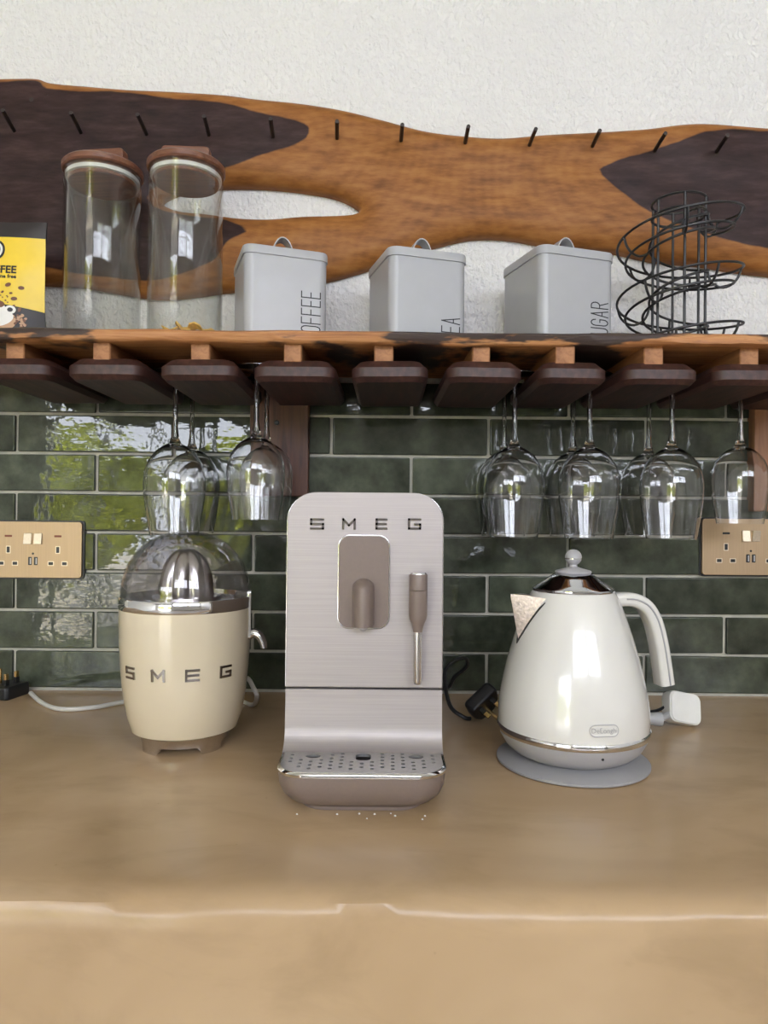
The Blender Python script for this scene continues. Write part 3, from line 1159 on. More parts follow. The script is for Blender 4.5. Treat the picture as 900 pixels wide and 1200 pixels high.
nu, nv = 24, 26
vs, fs = [], []
for j in range(nv + 1):
    zz = BH * j / nv
    for i in range(nu + 1):
        u = -1 + 2 * i / nu
        wdt = BW / 2 * (1 - .035 * math.sin(PI * min(1, (1 - zz / BH) * 1.1)))
        vs.append((u * wdt, bagsurf(u, zz), zz))
off = len(vs)
for j in range(nv + 1):
    zz = BH * j / nv
    for i in range(nu + 1):
        u = -1 + 2 * i / nu
        wdt = BW / 2 * (1 - .035 * math.sin(PI * min(1, (1 - zz / BH) * 1.1)))
        vs.append((u * wdt, -bagsurf(u, zz), zz))
for j in range(nv):
    for i in range(nu):
        a, b, c, d = j * (nu + 1) + i, j * (nu + 1) + i + 1, (j + 1) * (nu + 1) + i + 1, (j + 1) * (nu + 1) + i
        fs += [(a, b, c, d), (off + b, off + a, off + d, off + c)]
    fs += [(j * (nu + 1), (j + 1) * (nu + 1), off + (j + 1) * (nu + 1), off + j * (nu + 1)), (j * (nu + 1) + nu, off + j * (nu + 1) + nu, off + (j + 1) * (nu + 1) + nu, (j + 1) * (nu + 1) + nu)]
for i in range(nu):
    fs += [(i, off + i, off + i + 1, i + 1), (nv * (nu + 1) + i, nv * (nu + 1) + i + 1, off + nv * (nu + 1) + i + 1, off + nv * (nu + 1) + i)]
mb = MB()
mb.add(vs, fs)
mb.build('pouch_body', 'bag_dark', bag, sharp=50)


def bagprint(name, mat, vs2, fs2, lift=.0006):
    """flat print given in (x from the pouch's edge at the right, metres; z), laid on the pouch front"""
    vv = []
    for x, zz in vs2:
        xx = BW / 2 - x
        vv.append((xx, bagsurf(xx / (BW / 2), zz, lift), zz))
    mb = MB()
    mb.add(vv, fs2)
    return mb.build(name, mat, bag, sharp=60)


def bagpx(px, py):
    p = at(px, py, pb_d - .02)
    return (pr.x - p.x, p.z - ZS)


# yellow field with the curved lower border
nu, nv = 30, 12
V_, F_ = [], []
for i in range(nu + 1):
    t = i / nu
    x = .0015 + (BW - .003) * t
    zl = bagpx(54, 363)[1] + (.017 * math.sin(min(1, t * 1.3) * PI / 2) - .004 * t)
    zu = bagpx(54, 275)[1]
    for j in range(nv + 1):
        V_.append((x, zl + (zu - zl) * j / nv))
for i in range(nu):
    for j in range(nv):
        F_.append((i * (nv + 1) + j, (i + 1) * (nv + 1) + j, (i + 1) * (nv + 1) + j + 1, i * (nv + 1) + j + 1))
bagprint('yellow_print', 'bag_yellow', V_, F_, .0004)
s = DW / F * (pb_d / DW)


def bag_text(word, size, right_px, py, name):
    v, f = text_polys(word, size, size * .03)
    mxx = max(p[0] for p in v)
    cx, cz = bagpx(right_px, py)
    return bagprint(name, 'ink', [(cx + (mxx - p[0]), cz + p[1]) for p in v], f, .0009)


bag_text('COFFEE', .0165, 17, 315, 'lettering')
bag_text('caffeine free', .0082, 17, 323, 'lettering')


def disc2(px, py, rx, ry, rot=0, n=18):
    cx, cz = bagpx(px, py)
    k = pb_d / F
    return [(cx - k * (rx * math.cos(2 * PI * i / n) * math.cos(rot) - ry * math.sin(2 * PI * i / n) * math.sin(rot)),
             cz + k * (rx * math.cos(2 * PI * i / n) * math.sin(rot) + ry * math.sin(2 * PI * i / n) * math.cos(rot))) for i in range(n)]


def pdisc(name, mat, *a, lift=.0009, n=18):
    bagprint(name, mat, disc2(*a, n=n), [tuple(range(n))], lift)


pdisc('emblem', 'ink', -7, 291, 10, 12)
pdisc('emblem_ring', 'print_white', -7, 291, 7.5, 9.5, lift=.0012)
pdisc('emblem_core', 'ink', -7, 291, 5, 7, lift=.0015)
for (bx, by, br) in ((8.5, 333, .5), (22.5, 336, 0), (15.5, 349.5, .1), (3, 342, .8), (12, 343, .2)):
    k = 1 if bx > 7 and by != 343 else .55
    pdisc('printed_bean', 'print_coffee', bx, by, 3.4 * k, 2.3 * k, br, n=10)
pdisc('printed_saucer', 'print_skin', 3, 378, 16, 12, .3, lift=.0009)
pdisc('printed_saucer', 'print_white', 1, 374, 15, 9, .3, lift=.0011)
pdisc('printed_cup', 'print_white', -4, 366, 12, 13, lift=.0013)
pdisc('printed_cup_handle', 'print_white', 12, 363, 6, 5, lift=.0013)
pdisc('printed_cup_gap', 'bag_dark', 12, 363, 3, 2.6, lift=.0015)
pdisc('printed_coffee', 'print_coffee', -4, 357, 10, 5, lift=.0016)
for i in range(26):
    bx, by = 23 + random.gauss(0, 3.0), 375 + random.gauss(0, 5)
    pdisc('printed_bean', random.choice(['print_coffee', 'print_skin']), bx, by, 2.0, 1.4, random.uniform(0, 3), lift=.001 + i * .00002, n=8)
for i in range(16):
    pdisc('printed_bean', 'print_coffee', random.uniform(-12, 10), random.uniform(340, 356), 1.0, .7, random.uniform(0, 3), lift=.001, n=6)

# ------------------------------------------------------------------ wire egg rack
ed = 1.14
ec_ = at(795, 330, ed)
rack = empty('egg_rack', (ec_.x, ec_.y, ZS))
tag(rack, 'black wire spiral egg rack standing on the shelf beside the sugar tin', 'egg rack')
HR = at(795, 238, ed).z - ZS
Ri, Ro = .041, .094
wr = .0021
MB().tube([(Ri * math.cos(2 * PI * i / 40), Ri * math.sin(2 * PI * i / 40), HR) for i in range(40)], wr, 6, closed=True).build('ring', 'black_wire', rack)
MB().tube([(Ri * math.cos(2 * PI * i / 40), Ri * math.sin(2 * PI * i / 40), HR - .022) for i in range(40)], wr, 6, closed=True).build('ring', 'black_wire', rack)
MB().tube([(Ri * 1.02 * math.cos(2 * PI * i / 40), Ri * 1.02 * math.sin(2 * PI * i / 40), wr) for i in range(40)], wr, 6, closed=True).build('ring', 'black_wire', rack)
for k in range(6):
    a = k * PI / 3 + .35
    MB().tube([(Ri * math.cos(a), Ri * math.sin(a), 0), (Ri * math.cos(a), Ri * math.sin(a), HR)], wr, 6).build('upright', 'black_wire', rack)
pitch = .089
a_end = math.radians(28)
turns = 2.45
ztop_r = HR - .012


def hel(r, dz, t):
    """t from 0 (top end) downwards in turns"""
    a = a_end - 2 * PI * t
    return Vector((r * math.cos(a), r * math.sin(a), max(.003, ztop_r - pitch * t + dz)))


n = 110
for (r, dz) in ((Ro, 0), (Ro - .013, -.024), (Ri + .013, -.024), (Ri + .003, 0)):
    MB().tube([hel(r, dz, turns * i / n) for i in range(n + 1)], wr, 6).build('spiral_rail', 'black_wire', rack)
for i in range(14):
    t = turns * i / 13.3
    pts = [hel(Ri + .003, 0, t), hel(Ri + .006, -.014, t), hel(Ri + .013, -.024, t), hel((Ri + Ro) / 2, -.029, t), hel(Ro - .013, -.024, t), hel(Ro - .004, -.013, t), hel(Ro, 0, t)]
    MB().tube(pts, wr * .95, 6, smooth=3).build('cradle', 'black_wire', rack)

# ------------------------------------------------------------------ wall sockets
def make_socket(cx, cy, label):
    p = at(cx, cy, DW - .012)
    root = empty('wall_socket', (p.x, -.0125, p.z - .0495))
    tag(root, label, 'socket', 'brass double sockets on the tiled wall')
    w, h = .171, .099
    zc = .0495
    MB().prism(rrect(w + .006, h + .005, .006, 4), -.012, .002, lambda u, v, q: (u, -q, zc + v)).build('back_box', 'black_plastic', root)
    MB().prism(rrect(w, h, .006, 5), 0, .0065, lambda u, v, q: (u, -q, zc + v)).build('faceplate', 'brushed_brass', root, bevel=.001, bang=60)
    f = lambda u, v, q: (u, -.0065 - q, zc + v)
    k = DW / F * .985

    def put(name, mat, x, y, ww, hh, q0, q1, rad=.0008, bev=0):
        return MB().prism(rrect(ww * k, hh * k, rad, 2, x * k, y * k), q0, q1, f).build(name, mat, root, bevel=bev)
    for sx in (-1, 1):
        put('neon', 'neon_red' if cx < 450 else 'black_plastic', sx * 29, 16, 8.5, 2.4, -.001, .0004)
        put('slot_rim', 'switch_brass', sx * 29, 0, 5.6, 9, -.001, .0002)
        put('earth_slot', 'black_plastic', sx * 29, 0, 3.6, 7, -.001, .0004)
        for dx in (-8, 8):
            put('slot_rim', 'switch_brass', sx * 29 + dx, -16, 7.4, 5.6, -.001, .0002)
            put('pin_slot', 'black_plastic', sx * 29 + dx, -16, 5.4, 3.6, -.001, .0004)
        sw = MB()
        w2, h2 = 9.4 * k, 13 * k
        cxx, cyy = sx * 6.0 * k, 13 * k
        t0, t1 = (.0045, .0015) if (cx < 450 or sx < 0) else (.0012, .004)
        sw.strip([[f(cxx - w2 / 2, cyy - h2 / 2, -.001), f(cxx - w2 / 2, cyy - h2 / 2, t0), f(cxx - w2 / 2, cyy + h2 / 2, t1), f(cxx - w2 / 2, cyy + h2 / 2, -.001)],
                  [f(cxx + w2 / 2, cyy - h2 / 2, -.001), f(cxx + w2 / 2, cyy - h2 / 2, t0), f(cxx + w2 / 2, cyy + h2 / 2, t1), f(cxx + w2 / 2, cyy + h2 / 2, -.001)]])
        sw.build('switch', 'switch_brass', root, bevel=.0006, bseg=1)
        put('usb_port', 'black_plastic', sx * 3.4, -13.2, 4.2, 9.6, -.001, .0004)
        put('usb_tongue', 'grey_plastic', sx * 3.4 + .6, -13.2, 1.3, 7, .0002, .0006, .0002)
    put('pilot_dot', 'black_plastic', 0, -4.5, 2.4, 2.4, -.001, .0004, .0012)
    return root


make_socket(41, 644, 'brass double wall socket over the black plug by the cream juicer')
make_socket(877.5, 641, 'brass double wall socket behind a hanging glass, above the white plug')

# ------------------------------------------------------------------ coffee machine
mc = onz(426, 952, ZT)
md0 = mc.y + DW                  # depth of the foot front
mx = at(427, 890, .80).x
my = md0 - DW - .012             # tray front
mach = empty('coffee_machine', (mx, my, ZT))
tag(mach, 'brushed steel and taupe bean-to-cup coffee machine in the middle of the counter', 'coffee machine')


def ML(px, py, d):
    """pixel at depth d (from the camera) in machine space"""
    p = at(px, py, d)
    return p - Vector((mx, my, ZT))


DP = .836                        # depth of the front panel
yp = DP - DW - my
PW = 182.5 * DP / F
PH = ML(427, 577, DP).z
ZTR = .0445                      # tray top
zseam = ML(425, 805, DP).z
xo = ML(427.5, 690, DP).x
lean = lambda z: -.006 * (1 - z / PH)   # the panel leans back slightly
# body behind the panel
MB().prism(rrect(PW - .002, PH - .006, (.034, .034, .008, .008), 8, xo, PH / 2), 0, .315, lambda u, v, q: (u, yp + .012 + q, v)).build('body', 'taupe_plastic', mach, bevel=.003, bang=60)
# upper panel
hp = PH - zseam
up = MB().prism(rrect(PW, hp, (.034, .034, .001, .001), 10, xo, zseam + hp / 2), 0, .014, lambda u, v, q: (u, yp + q + lean(v), v)).build('front_panel', 'brushed_steel', mach, bevel=.0012, bang=60)
ed_ = rrect(PW + .0016, hp, (.0345, .0345, .001, .001), 10, xo, zseam + hp / 2)
MB().prism(ed_, .0016, .004, lambda u, v, q: (u, yp + q + lean(v), v)).build('panel_trim', 'chrome', mach, bevel=.0004, bang=60)
# lower panel sweeping forward into the tray
secs = []
path = [(yp + lean(zseam), zseam - .0021), (yp + lean(.1), .095), (yp - .006, .076)]
for i in range(9):
    a = PI / 2 * i / 8
    path.append((yp - .006 - .022 * (1 - math.cos(a)), ZTR + .024 * (1 - math.sin(a)) + .001))
mb = MB()
fr_ = [(y, z) for y, z in path]
bk_ = [(yp + .012, ZTR - .02), (yp + .012, zseam - .0021)]
pro = fr_ + bk_
mb.prism([(y, z) for y, z in pro], xo - PW / 2, xo + PW / 2, lambda u, v, q: (q, u, v))
mb.build('lower_panel', 'brushed_steel', mach, sharp=30)
# drip tray: rounded basin, rim, perforated plate, foot
TW, TD = 200.5 * (.752) / F, yp + .012
def tray_outline(ins, n=14):
    return rrect(TW - 2 * ins, TD - 2 * ins * .7, (.006, .006, .030, .030), n, xo, TD / 2 + ins * .0)
sec = [[(u, v, .0055) for u, v in tray_outline(.019)], [(u, v, .009) for u, v in tray_outline(.012)], [(u, v, .016) for u, v in tray_outline(.0055)], [(u, v, .026) for u, v in tray_outline(.0012)],
       [(u, v, .036) for u, v in tray_outline(0)], [(u, v, ZTR - .0035) for u, v in tray_outline(0)],
       [(u, v, ZTR - .0035) for u, v in tray_outline(.003)], [(u, v, .026) for u, v in tray_outline(.005)], [(u, v, .0125) for u, v in tray_outline(.017)]]
basin = MB().strip(sec).build('drip_tray', 'taupe_plastic', mach, sharp=40)
MB().prism(tray_outline(.023), 0, .008, lambda u, v, q: (u, v, q)).build('tray_foot', 'taupe_plastic', basin, bevel=.001, bang=60)
MB().strip([[(u, v, ZTR - .0045) for u, v in tray_outline(-.0006)], [(u, v, ZTR - .0015) for u, v in tray_outline(-.0012)], [(u, v, ZTR) for u, v in tray_outline(.0006)], [(u, v, ZTR + .0010) for u, v in tray_outline(.0028)], [(u, v, ZTR - .0045) for u, v in tray_outline(.0028)]], loop=True).build('tray_rim', 'chrome', basin, sharp=50)
plate = MB().strip([[(u, v, ZTR - .002) for u, v in tray_outline(.002)], [(u, v, ZTR + .0012) for u, v in tray_outline(.002)]]).build('drain_plate', 'tray_steel', basin)
cut = MB()
hx0, hx1, hy0, hy1 = xo - TW / 2 + .012, xo + TW / 2 - .012, .0135, .082
nxh, nyh = 15, 7
big_h = [(xo - .055, .052, .0085, .006), (xo + .001, .050, .0085, .0105), (xo + .060, .052, .0085, .006)]
for i in range(nxh):
    for j in range(nyh):
        x = hx0 + (hx1 - hx0) * i / (nxh - 1)
        y = hy0 + (hy1 - hy0) * (j + (.5 if i % 2 else 0)) / (nyh - .5)
        if any(abs(x - q[0]) < q[2] + .0045 and abs(y - q[1]) < q[3] + .004 for q in big_h) or (abs(x - xo) > TW / 2 - .022 and y < .026):
            continue
        cut.prism(arc(x, y, .0025, .0025, 0, 315, 7), ZTR - .01, ZTR + .01, lambda u, v, q: (u, v, q))
for (x, y, rx, ry) in big_h:
    pts = arc(x, y, rx, ry, 0, 345, 23) if rx > ry else rrect(2 * rx, 2 * ry, .006, 4, x, y)
    cut.prism(pts, ZTR - .01, ZTR + .01, lambda u, v, q: (u, v, q))
cut_o = cut.build('cutter', 'rubber_gasket', basin)
bpy.context.view_layer.update()
apply_bool(plate, cut_o)
# lettering
for chh, x0, x1 in (('S', 363.5, 380), ('M', 401, 417), ('E', 440, 454), ('G', 478, 493.5)):
    p0, p1 = ML(x0, 620.5, DP), ML(x1, 607.5, DP)
    mb = MB()
    sw = .0025
    letter(mb, BLOCK[chh], p1.x - p0.x - sw, p1.z - p0.z - sw, sw, lambda u, v, q, p0=p0: (p0.x + sw / 2 + u, yp + lean(p0.z) - q, p0.z + sw / 2 + v), -.0005, .0016)
    mb.build('letter', 'letter_chrome', up)
# spout unit
pa, pb = ML(395, 737, DP - .006), ML(457.5, 627, DP - .006)
sw_, sh_ = pb.x - pa.x, pb.z - pa.z
fs_ = lambda u, v, q: (u, yp - q + lean(v), v)
cxs, czs = (pa.x + pb.x) / 2, (pa.z + pb.z) / 2
MB().prism(rrect(sw_, sh_, .014, 8, cxs, czs), -.001, .0035, fs_).build('spout_trim', 'chrome', mach, bevel=.0008, bang=60)
spl = MB().prism(rrect(sw_ - .003, sh_ - .003, .0128, 8, cxs, czs), 0, .005, fs_).build('spout_plate', 'taupe_plastic', mach, bevel=.001, bang=60)
q0, q1 = ML(412, 736, DP - .03), ML(438.5, 680, DP - .03)
rs = (q1.x - q0.x) / 2
cx_ = (q0.x + q1.x) / 2
mb = MB()
secs = []
prof_s = [(0, 0), (0, .01)]
n = 14
for (zz, k) in [(q0.z, 1)] + [(q1.z - rs * .9 + rs * .9 * math.sin(a), math.cos(a)) for a in [PI / 2 * i / 7 for i in range(8)]]:
    k = max(k, .03)
    secs.append([(cx_ + rs * k * math.cos(a), yp + .0 + lean(zz) - .004 - (.026 * k) * (max(0, math.sin(a)) ** .8), zz) for a in [PI * i / n for i in range(n + 1)]] + [(cx_ - rs * k, yp + .002, zz), (cx_ + rs * k, yp + .002, zz)])
sp_ = MB().strip(secs).build('spout', 'taupe_plastic', spl, sharp=50)
MB().lathe([(0, -.006), (.003, -.005), (.006, -.001), (rs * .82, 0), (rs * .82, .003), (0, .003)], 20).build('nozzle', 'chrome', spl, xf=Matrix.Translation((cx_, yp - .014, q0.z - .001)))
# steam wand
wx = ML(490.3, 700, DP - .025)
yw = yp - .020
za, zb2, zc2, zd, ze = (ML(490, v, DP - .022).z for v in (671, 692, 729, 741, 803))
rw = 10.8 * (DP - .022) / F
wand = MB().lathe([(0, zb2), (rw, zb2), (rw, zb2 - .0003), (rw, zc2 + .008), (rw * .93, zc2 + .003), (rw * .7, zc2 - .002), (rw * .55, zd + .004), (rw * .5, zd), (0, zd)], 28).build('steam_handle', 'taupe_plastic', mach, xf=Matrix.Translation((wx.x, yw, 0)), sharp=40)
MB().lathe([(0, za - .0012), (rw * .9, za - .0012), (rw, za - .003), (rw, zb2 + .0005), (0, zb2 + .0005)], 28).build('steam_knob', 'taupe_plastic', wand, xf=Matrix.Translation((wx.x, yw, 0)))
MB().lathe([(0, za), (rw * .86, za), (rw * .94, za - .0012), (rw * .94, za - .0024), (0, za - .0024)], 28).build('knob_cap', 'chrome', wand, xf=Matrix.Translation((wx.x, yw, 0)))
MB().lathe([(0, zd + .004), (rw * .46, zd + .004), (rw * .46, ze + .004), (rw * .38, ze + .001), (0, ze)], 24).build('steam_tube', 'cast_steel', wand, xf=Matrix.Translation((wx.x, yw, 0)))
MB().tube([(wx.x, yw, zb2 - .012), (wx.x, yp + .004, zb2 - .012)], .006, 12).build('wand_mount', 'taupe_plastic', wand)
# power cord looping beside the machine
pts = [(mx + xo + .03, my + yp + .32, ZT + .06)] + [tuple(at(*q)) for q in ((519, 806, 1.20), (533, 793, 1.19), (547, 781, 1.18), (545, 771, 1.17), (530, 776, 1.16), (521, 790, 1.14), (527, 826, 1.10), (543, 840, 1.085))] + [tuple(onz(551, 842, ZT + .006))]
co = MB().tube([Vector(p) - Vector((mx, my, ZT)) for p in pts], .0032, 8, smooth=5).build('power_cord', 'black_plastic', mach)

# ------------------------------------------------------------------ juicer
JD = .98
jc = at(218, 760, JD)
jx, jy = jc.x, jc.y
jui = empty('citrus_juicer', (jx, jy, ZT))
tag(jui, 'cream enamel citrus juicer with smoked dome lid and chrome ring', 'juicer')
zj = lambda py: at(218, py, JD).z - ZT
k = JD / F
R0 = 74.5 * k
z_r0, z_r1 = zj(710.5), zj(697)
prof = [(0, .0205), (51 * k, .0205), (54.5 * k, .0225), (60 * k, zj(849)), (65.5 * k, zj(832)), (69.5 * k, zj(808)), (72.5 * k, zj(780)), (74.2 * k, zj(748)), (74.8 * k, zj(725)), (74.6 * k, z_r0 + .0005), (0, z_r0 + .0005)]
body = MB().lathe(prof, 72).build('body', 'cream_enamel', jui, sharp=40)
MB().lathe([(0, z_r0), (R0 + .0002, z_r0), (R0 + .0012, z_r0 + .002), (R0 + .0012, z_r1 - .002), (R0, z_r1), (R0 - .004, z_r1), (R0 - .008, z_r1 - .006), (0, z_r1 - .010)], 72).build('chrome_ring', 'chrome', jui, sharp=40)
# smoked dome
ht = zj(622.5) - z_r1
po, pi_ = [], []
for i in range(17):
    a = PI / 2 * i / 16
    ca, sa = math.cos(a) ** .86 if i < 16 else 0, math.sin(a)
    po.append(((R0 - .001) * ca, z_r1 + ht * sa))
    pi_.append(((R0 - .0028) * ca, z_r1 + (ht - .0018) * sa))
dome = MB().lathe(po + pi_[::-1], 72).build('dome_lid', 'smoke_plastic', jui, sharp=60)
# reamer with lobes
hr = zj(643) - z_r1
rr_ = 32 * k
pr_ = [(0, z_r1 - .006), (rr_ * 1.25, z_r1 - .006), (rr_ * 1.22, z_r1 - .001)]
for i in range(13):
    a = PI / 2 * i / 12
    pr_.append((rr_ * math.cos(a) ** .75 if i < 12 else 0, z_r1 + hr * math.sin(a)))
def lobes(t, z):
    u = max(0, min(1, (z - z_r1) / hr))
    return 1 - .17 * (1 - abs(math.cos(4 * t)) ** .9) * (1 if z > z_r1 - .0005 else 0) * (1 - .3 * u)
MB().lathe(pr_, 96, wob=lobes).build('reamer', 'cast_steel', jui, sharp=55)
# foot ring with four feet
fz = .0215
sect = []
n = 96
vs, fs = [], []
for i in range(n):
    t = 2 * PI * i / n
    q = (t - PI / 4 - .12) % (PI / 2)
    q = min(q, PI / 2 - q)
    leg = max(0, min(1, (.36 - q) / .12))
    leg = leg * leg * (3 - 2 * leg)
    zb_ = .0095 * (1 - leg)
    ro_t, ro_b, ri = 52.5 * k, 49.5 * k - .001 * (1 - leg), 43 * k
    for (r, zz) in ((ro_t, fz + .003), (ro_b + .001, (fz + zb_) / 2 + .002), (ro_b, zb_), (ri, zb_), (ri, fz + .003)):
        vs.append((r * math.cos(t), r * math.sin(t), zz))
for i in range(n):
    for j in range(5):
        fs.append((i * 5 + j, ((i + 1) % n) * 5 + j, ((i + 1) % n) * 5 + (j + 1) % 5, i * 5 + (j + 1) % 5))
mb = MB()
mb.add(vs, fs)
mb.build('foot_ring', 'cast_steel', jui, sharp=40)
# letters around the body
def rj(z):
    pp = prof[1:-1]
    for (r0, z0), (r1, z1) in zip(pp, pp[1:]):
        if z0 <= z <= z1 or z1 <= z <= z0:
            return r0 + (r1 - r0) * (z - z0) / (z1 - z0 + 1e-9)
    return R0
view = math.atan2(CAM.y - jy, CAM.x - jx)
for chh, pxc in (('S', 159), ('M', 189), ('E', 225), ('G', 261)):
    ang = view + math.asin((pxc - 218) / 74)
    mb = MB()
    lw, lh, sw = .0152, .0128, .0029
    zc_ = zj(776)

    def fnj(u, v, q, ang=ang):
        zz = zc_ - lh / 2 + v
        r = rj(zz)
        a = ang + (u - lw / 2) / r
        return ((r + q) * math.cos(a), (r + q) * math.sin(a), zz)
    letter(mb, BLOCK[chh], lw, lh, sw, fnj, -.0012, .0018)
    mb.build('letter', 'letter_chrome', body)
# spout on its side, towards the wall
p = at(294, 705, JD - .01) - Vector((jx, jy, ZT))
MB().prism(rrect(.010, zj(690) - zj(748), .004, 4, 0, (zj(690) + zj(748)) / 2), 0, .006, lambda u, v, q: (R0 - .003 + q, -.004 + u, v)).build('spout_plate', 'dark_chrome', jui, bevel=.001)
MB().tube([(R0 - .004, -.002, zj(743)), (R0 + .006, -.002, zj(741)), (R0 + .014, -.003, zj(744)), (R0 + .019, -.003, zj(752)), (R0 + .020, -.003, zj(758))], .006, 14, smooth=4, rad=lambda t: .0075 - .0028 * t).build('spout', 'dark_chrome', jui, sharp=60)
# white cord: from the black plug, behind the juicer and round to its other side
def onc(px, py, h=.0038):
    return tuple(onz(px, py, ZT + h) - Vector((jx, jy, ZT)))
loop = [tuple(at(*q) - Vector((jx, jy, ZT))) for q in ((288, 795, 1.07), (297, 806, 1.08), (301, 817, 1.085))]
cpts = [onc(36, 812, .008), onc(50, 824), onc(72, 831), onc(110, 829), onc(150, 822), onc(215, 816), onc(270, 818), onc(295, 826), loop[2], loop[1], loop[0], (R0 * .6, R0 * .5, .055)]
MB().tube(cpts, .0036, 8, smooth=6).build('power_cord', 'cord_white', jui)

# ------------------------------------------------------------------ kettle
kf = onz(670, 925, ZT)
KD = kf.y + DW
rk = 87 * KD / (F - 87)
KD = KD + rk
kc = at(670.5, 850, KD)
kx, ky = kc.x, kc.y
ket = empty('electric_kettle', (kx, ky, ZT))
tag(ket, 'white enamel cone-shaped electric kettle with chrome trim on a grey base', 'kettle')
zk = lambda py: at(671, py, KD).z - ZT
k = KD / F
MB().lathe([(0, .0005), (rk - .002, .0005), (rk, .002), (rk, .0045), (rk - .004, .0065), (rk * .72, .0115), (rk * .6, .013), (0, .013)], 72).build('power_base', 'base_grey', ket, sharp=40)
MB().lathe([(0, .012), (60 * k, .012), (69 * k, .0165), (77 * k, .024), (83 * k, .035), (85.6 * k, zk(853.5)), (0, zk(853.5))], 72).build('lower_shell', 'kettle_grey', ket, sharp=40)
zr0, zr1 = zk(854), zk(846)
kring = MB().lathe([(0, zr0), (86 * k, zr0), (87 * k, zr0 + .0015), (87 * k, zr1 - .0015), (86 * k, zr1), (0, zr1)], 72).build('chrome_band', 'chrome', ket, sharp=40)
kprof = [(85.6 * k, zr1 - .001), (85.9 * k, zk(832)), (84.2 * k, zk(815)), (81.0 * k, zk(797)), (76 * k, zk(775)), (69.5 * k, zk(752)), (62.5 * k, zk(730)), (56.5 * k, zk(713)), (52 * k, zk(702)), (48.5 * k, zk(694.5)), (46.5 * k, zk(692))]
kprof = [(p.x, p.y) for p in catmull([Vector((a, b, 0)) for a, b in kprof], 3)]
kb = MB().lathe([(0, zr1 - .001)] + kprof + [(0, zk(692))], 72).build('body', 'kettle_enamel', ket, sharp=45)
lid = MB().lathe([(0, zk(693)), (46.2 * k, zk(693)), (47 * k, zk(691.5)), (46.8 * k, zk(689)), (45 * k, zk(687.5)), (39 * k, zk(684)), (29 * k, zk(677)), (20 * k, zk(671)), (0, zk(671))], 64).build('lid', 'dark_chrome', ket, sharp=40)
MB().lathe([(0, zk(672)), (19.5 * k, zk(672)), (20.8 * k, zk(670)), (20 * k, zk(668.5)), (8 * k, zk(665.2)), (4.6 * k, zk(664)), (4.2 * k, zk(661)), (0, zk(661))], 40).build('lid_collar', 'kettle_grey', lid, sharp=50)
zkn = zk(653)
MB().lathe([(9.6 * k * math.sin(a) if 0 < a < PI else 0, zkn - 9.4 * k * math.cos(a)) for a in [PI * i / 16 for i in range(17)]], 32).build('lid_knob', 'kettle_grey', lid, sharp=60)
MB().lathe([(9.4 * k, -.0007), (9.9 * k, -.0005), (9.9 * k, .0005), (9.4 * k, .0007)], 32, c=(0, 0, zk(654.5)), closed=True).build('knob_band', 'chrome', lid)


def rket(z):
    for (r0, z0), (r1, z1) in zip(kprof, kprof[1:]):
        if z0 <= z <= z1:
            return r0 + (r1 - r0) * (z - z0) / (z1 - z0 + 1e-9)
    return kprof[-1][0]


# beak spout
kview = math.atan2(CAM.y - ky, CAM.x - kx)
sa_ = kview - math.radians(63)            # direction of the beak, seen from above
sdir = Vector((math.cos(sa_), math.sin(sa_), 0))
sper = Vector((-sdir.y, sdir.x, 0))
zt_, zbk = zk(699), zk(751)
hwid = 25 * k
tip = sdir * (rket(zt_) + 27 * k) + Vector((0, 0, zk(695)))
def onbody(w, z):
    r = rket(z) - .002
    return sdir * math.sqrt(max(1e-6, r * r - w * w)) + sper * w + Vector((0, 0, z))
mb = MB()
L_, R_, B_ = onbody(hwid, zt_), onbody(-hwid, zt_), onbody(0, zbk)
nS = 8
secs = []
for i in range(nS + 1):
    t = i / nS
    # cross-section shrinks from the body to the tip, keel rising
    l = L_.lerp(tip, t) + Vector((0, 0, .001 * math.sin(PI * t)))
    r = R_.lerp(tip, t) + Vector((0, 0, .001 * math.sin(PI * t)))
    b_ = B_.lerp(tip - Vector((0, 0, .004)), t)
    cen_ = (l + r) / 2
    secs.append([l, (l + b_) / 2 + (l - cen_) * .12, b_, (r + b_) / 2 + (r - cen_) * .12, r, cen_ - Vector((0, 0, .002))])
mb.strip(secs)
beak = mb.build('spout', 'spout_steel', ket, sharp=35)
edge_pts = [onbody(-hwid * 1.04, zt_ + .001)] + [onbody(-hwid * (1 - t) * 1.03, zt_ + (zbk - zt_) * t) + sdir * .002 for t in (.2, .4, .6, .8)] + [B_ + sdir * .002] + [onbody(hwid * t * 1.03, zbk + (zt_ - zbk) * t) + sdir * .002 for t in (.2, .4, .6, .8)] + [onbody(hwid * 1.04, zt_ + .001)]
MB().tube(edge_pts, .0016, 6).build('spout_seam', 'rubber_gasket', beak)
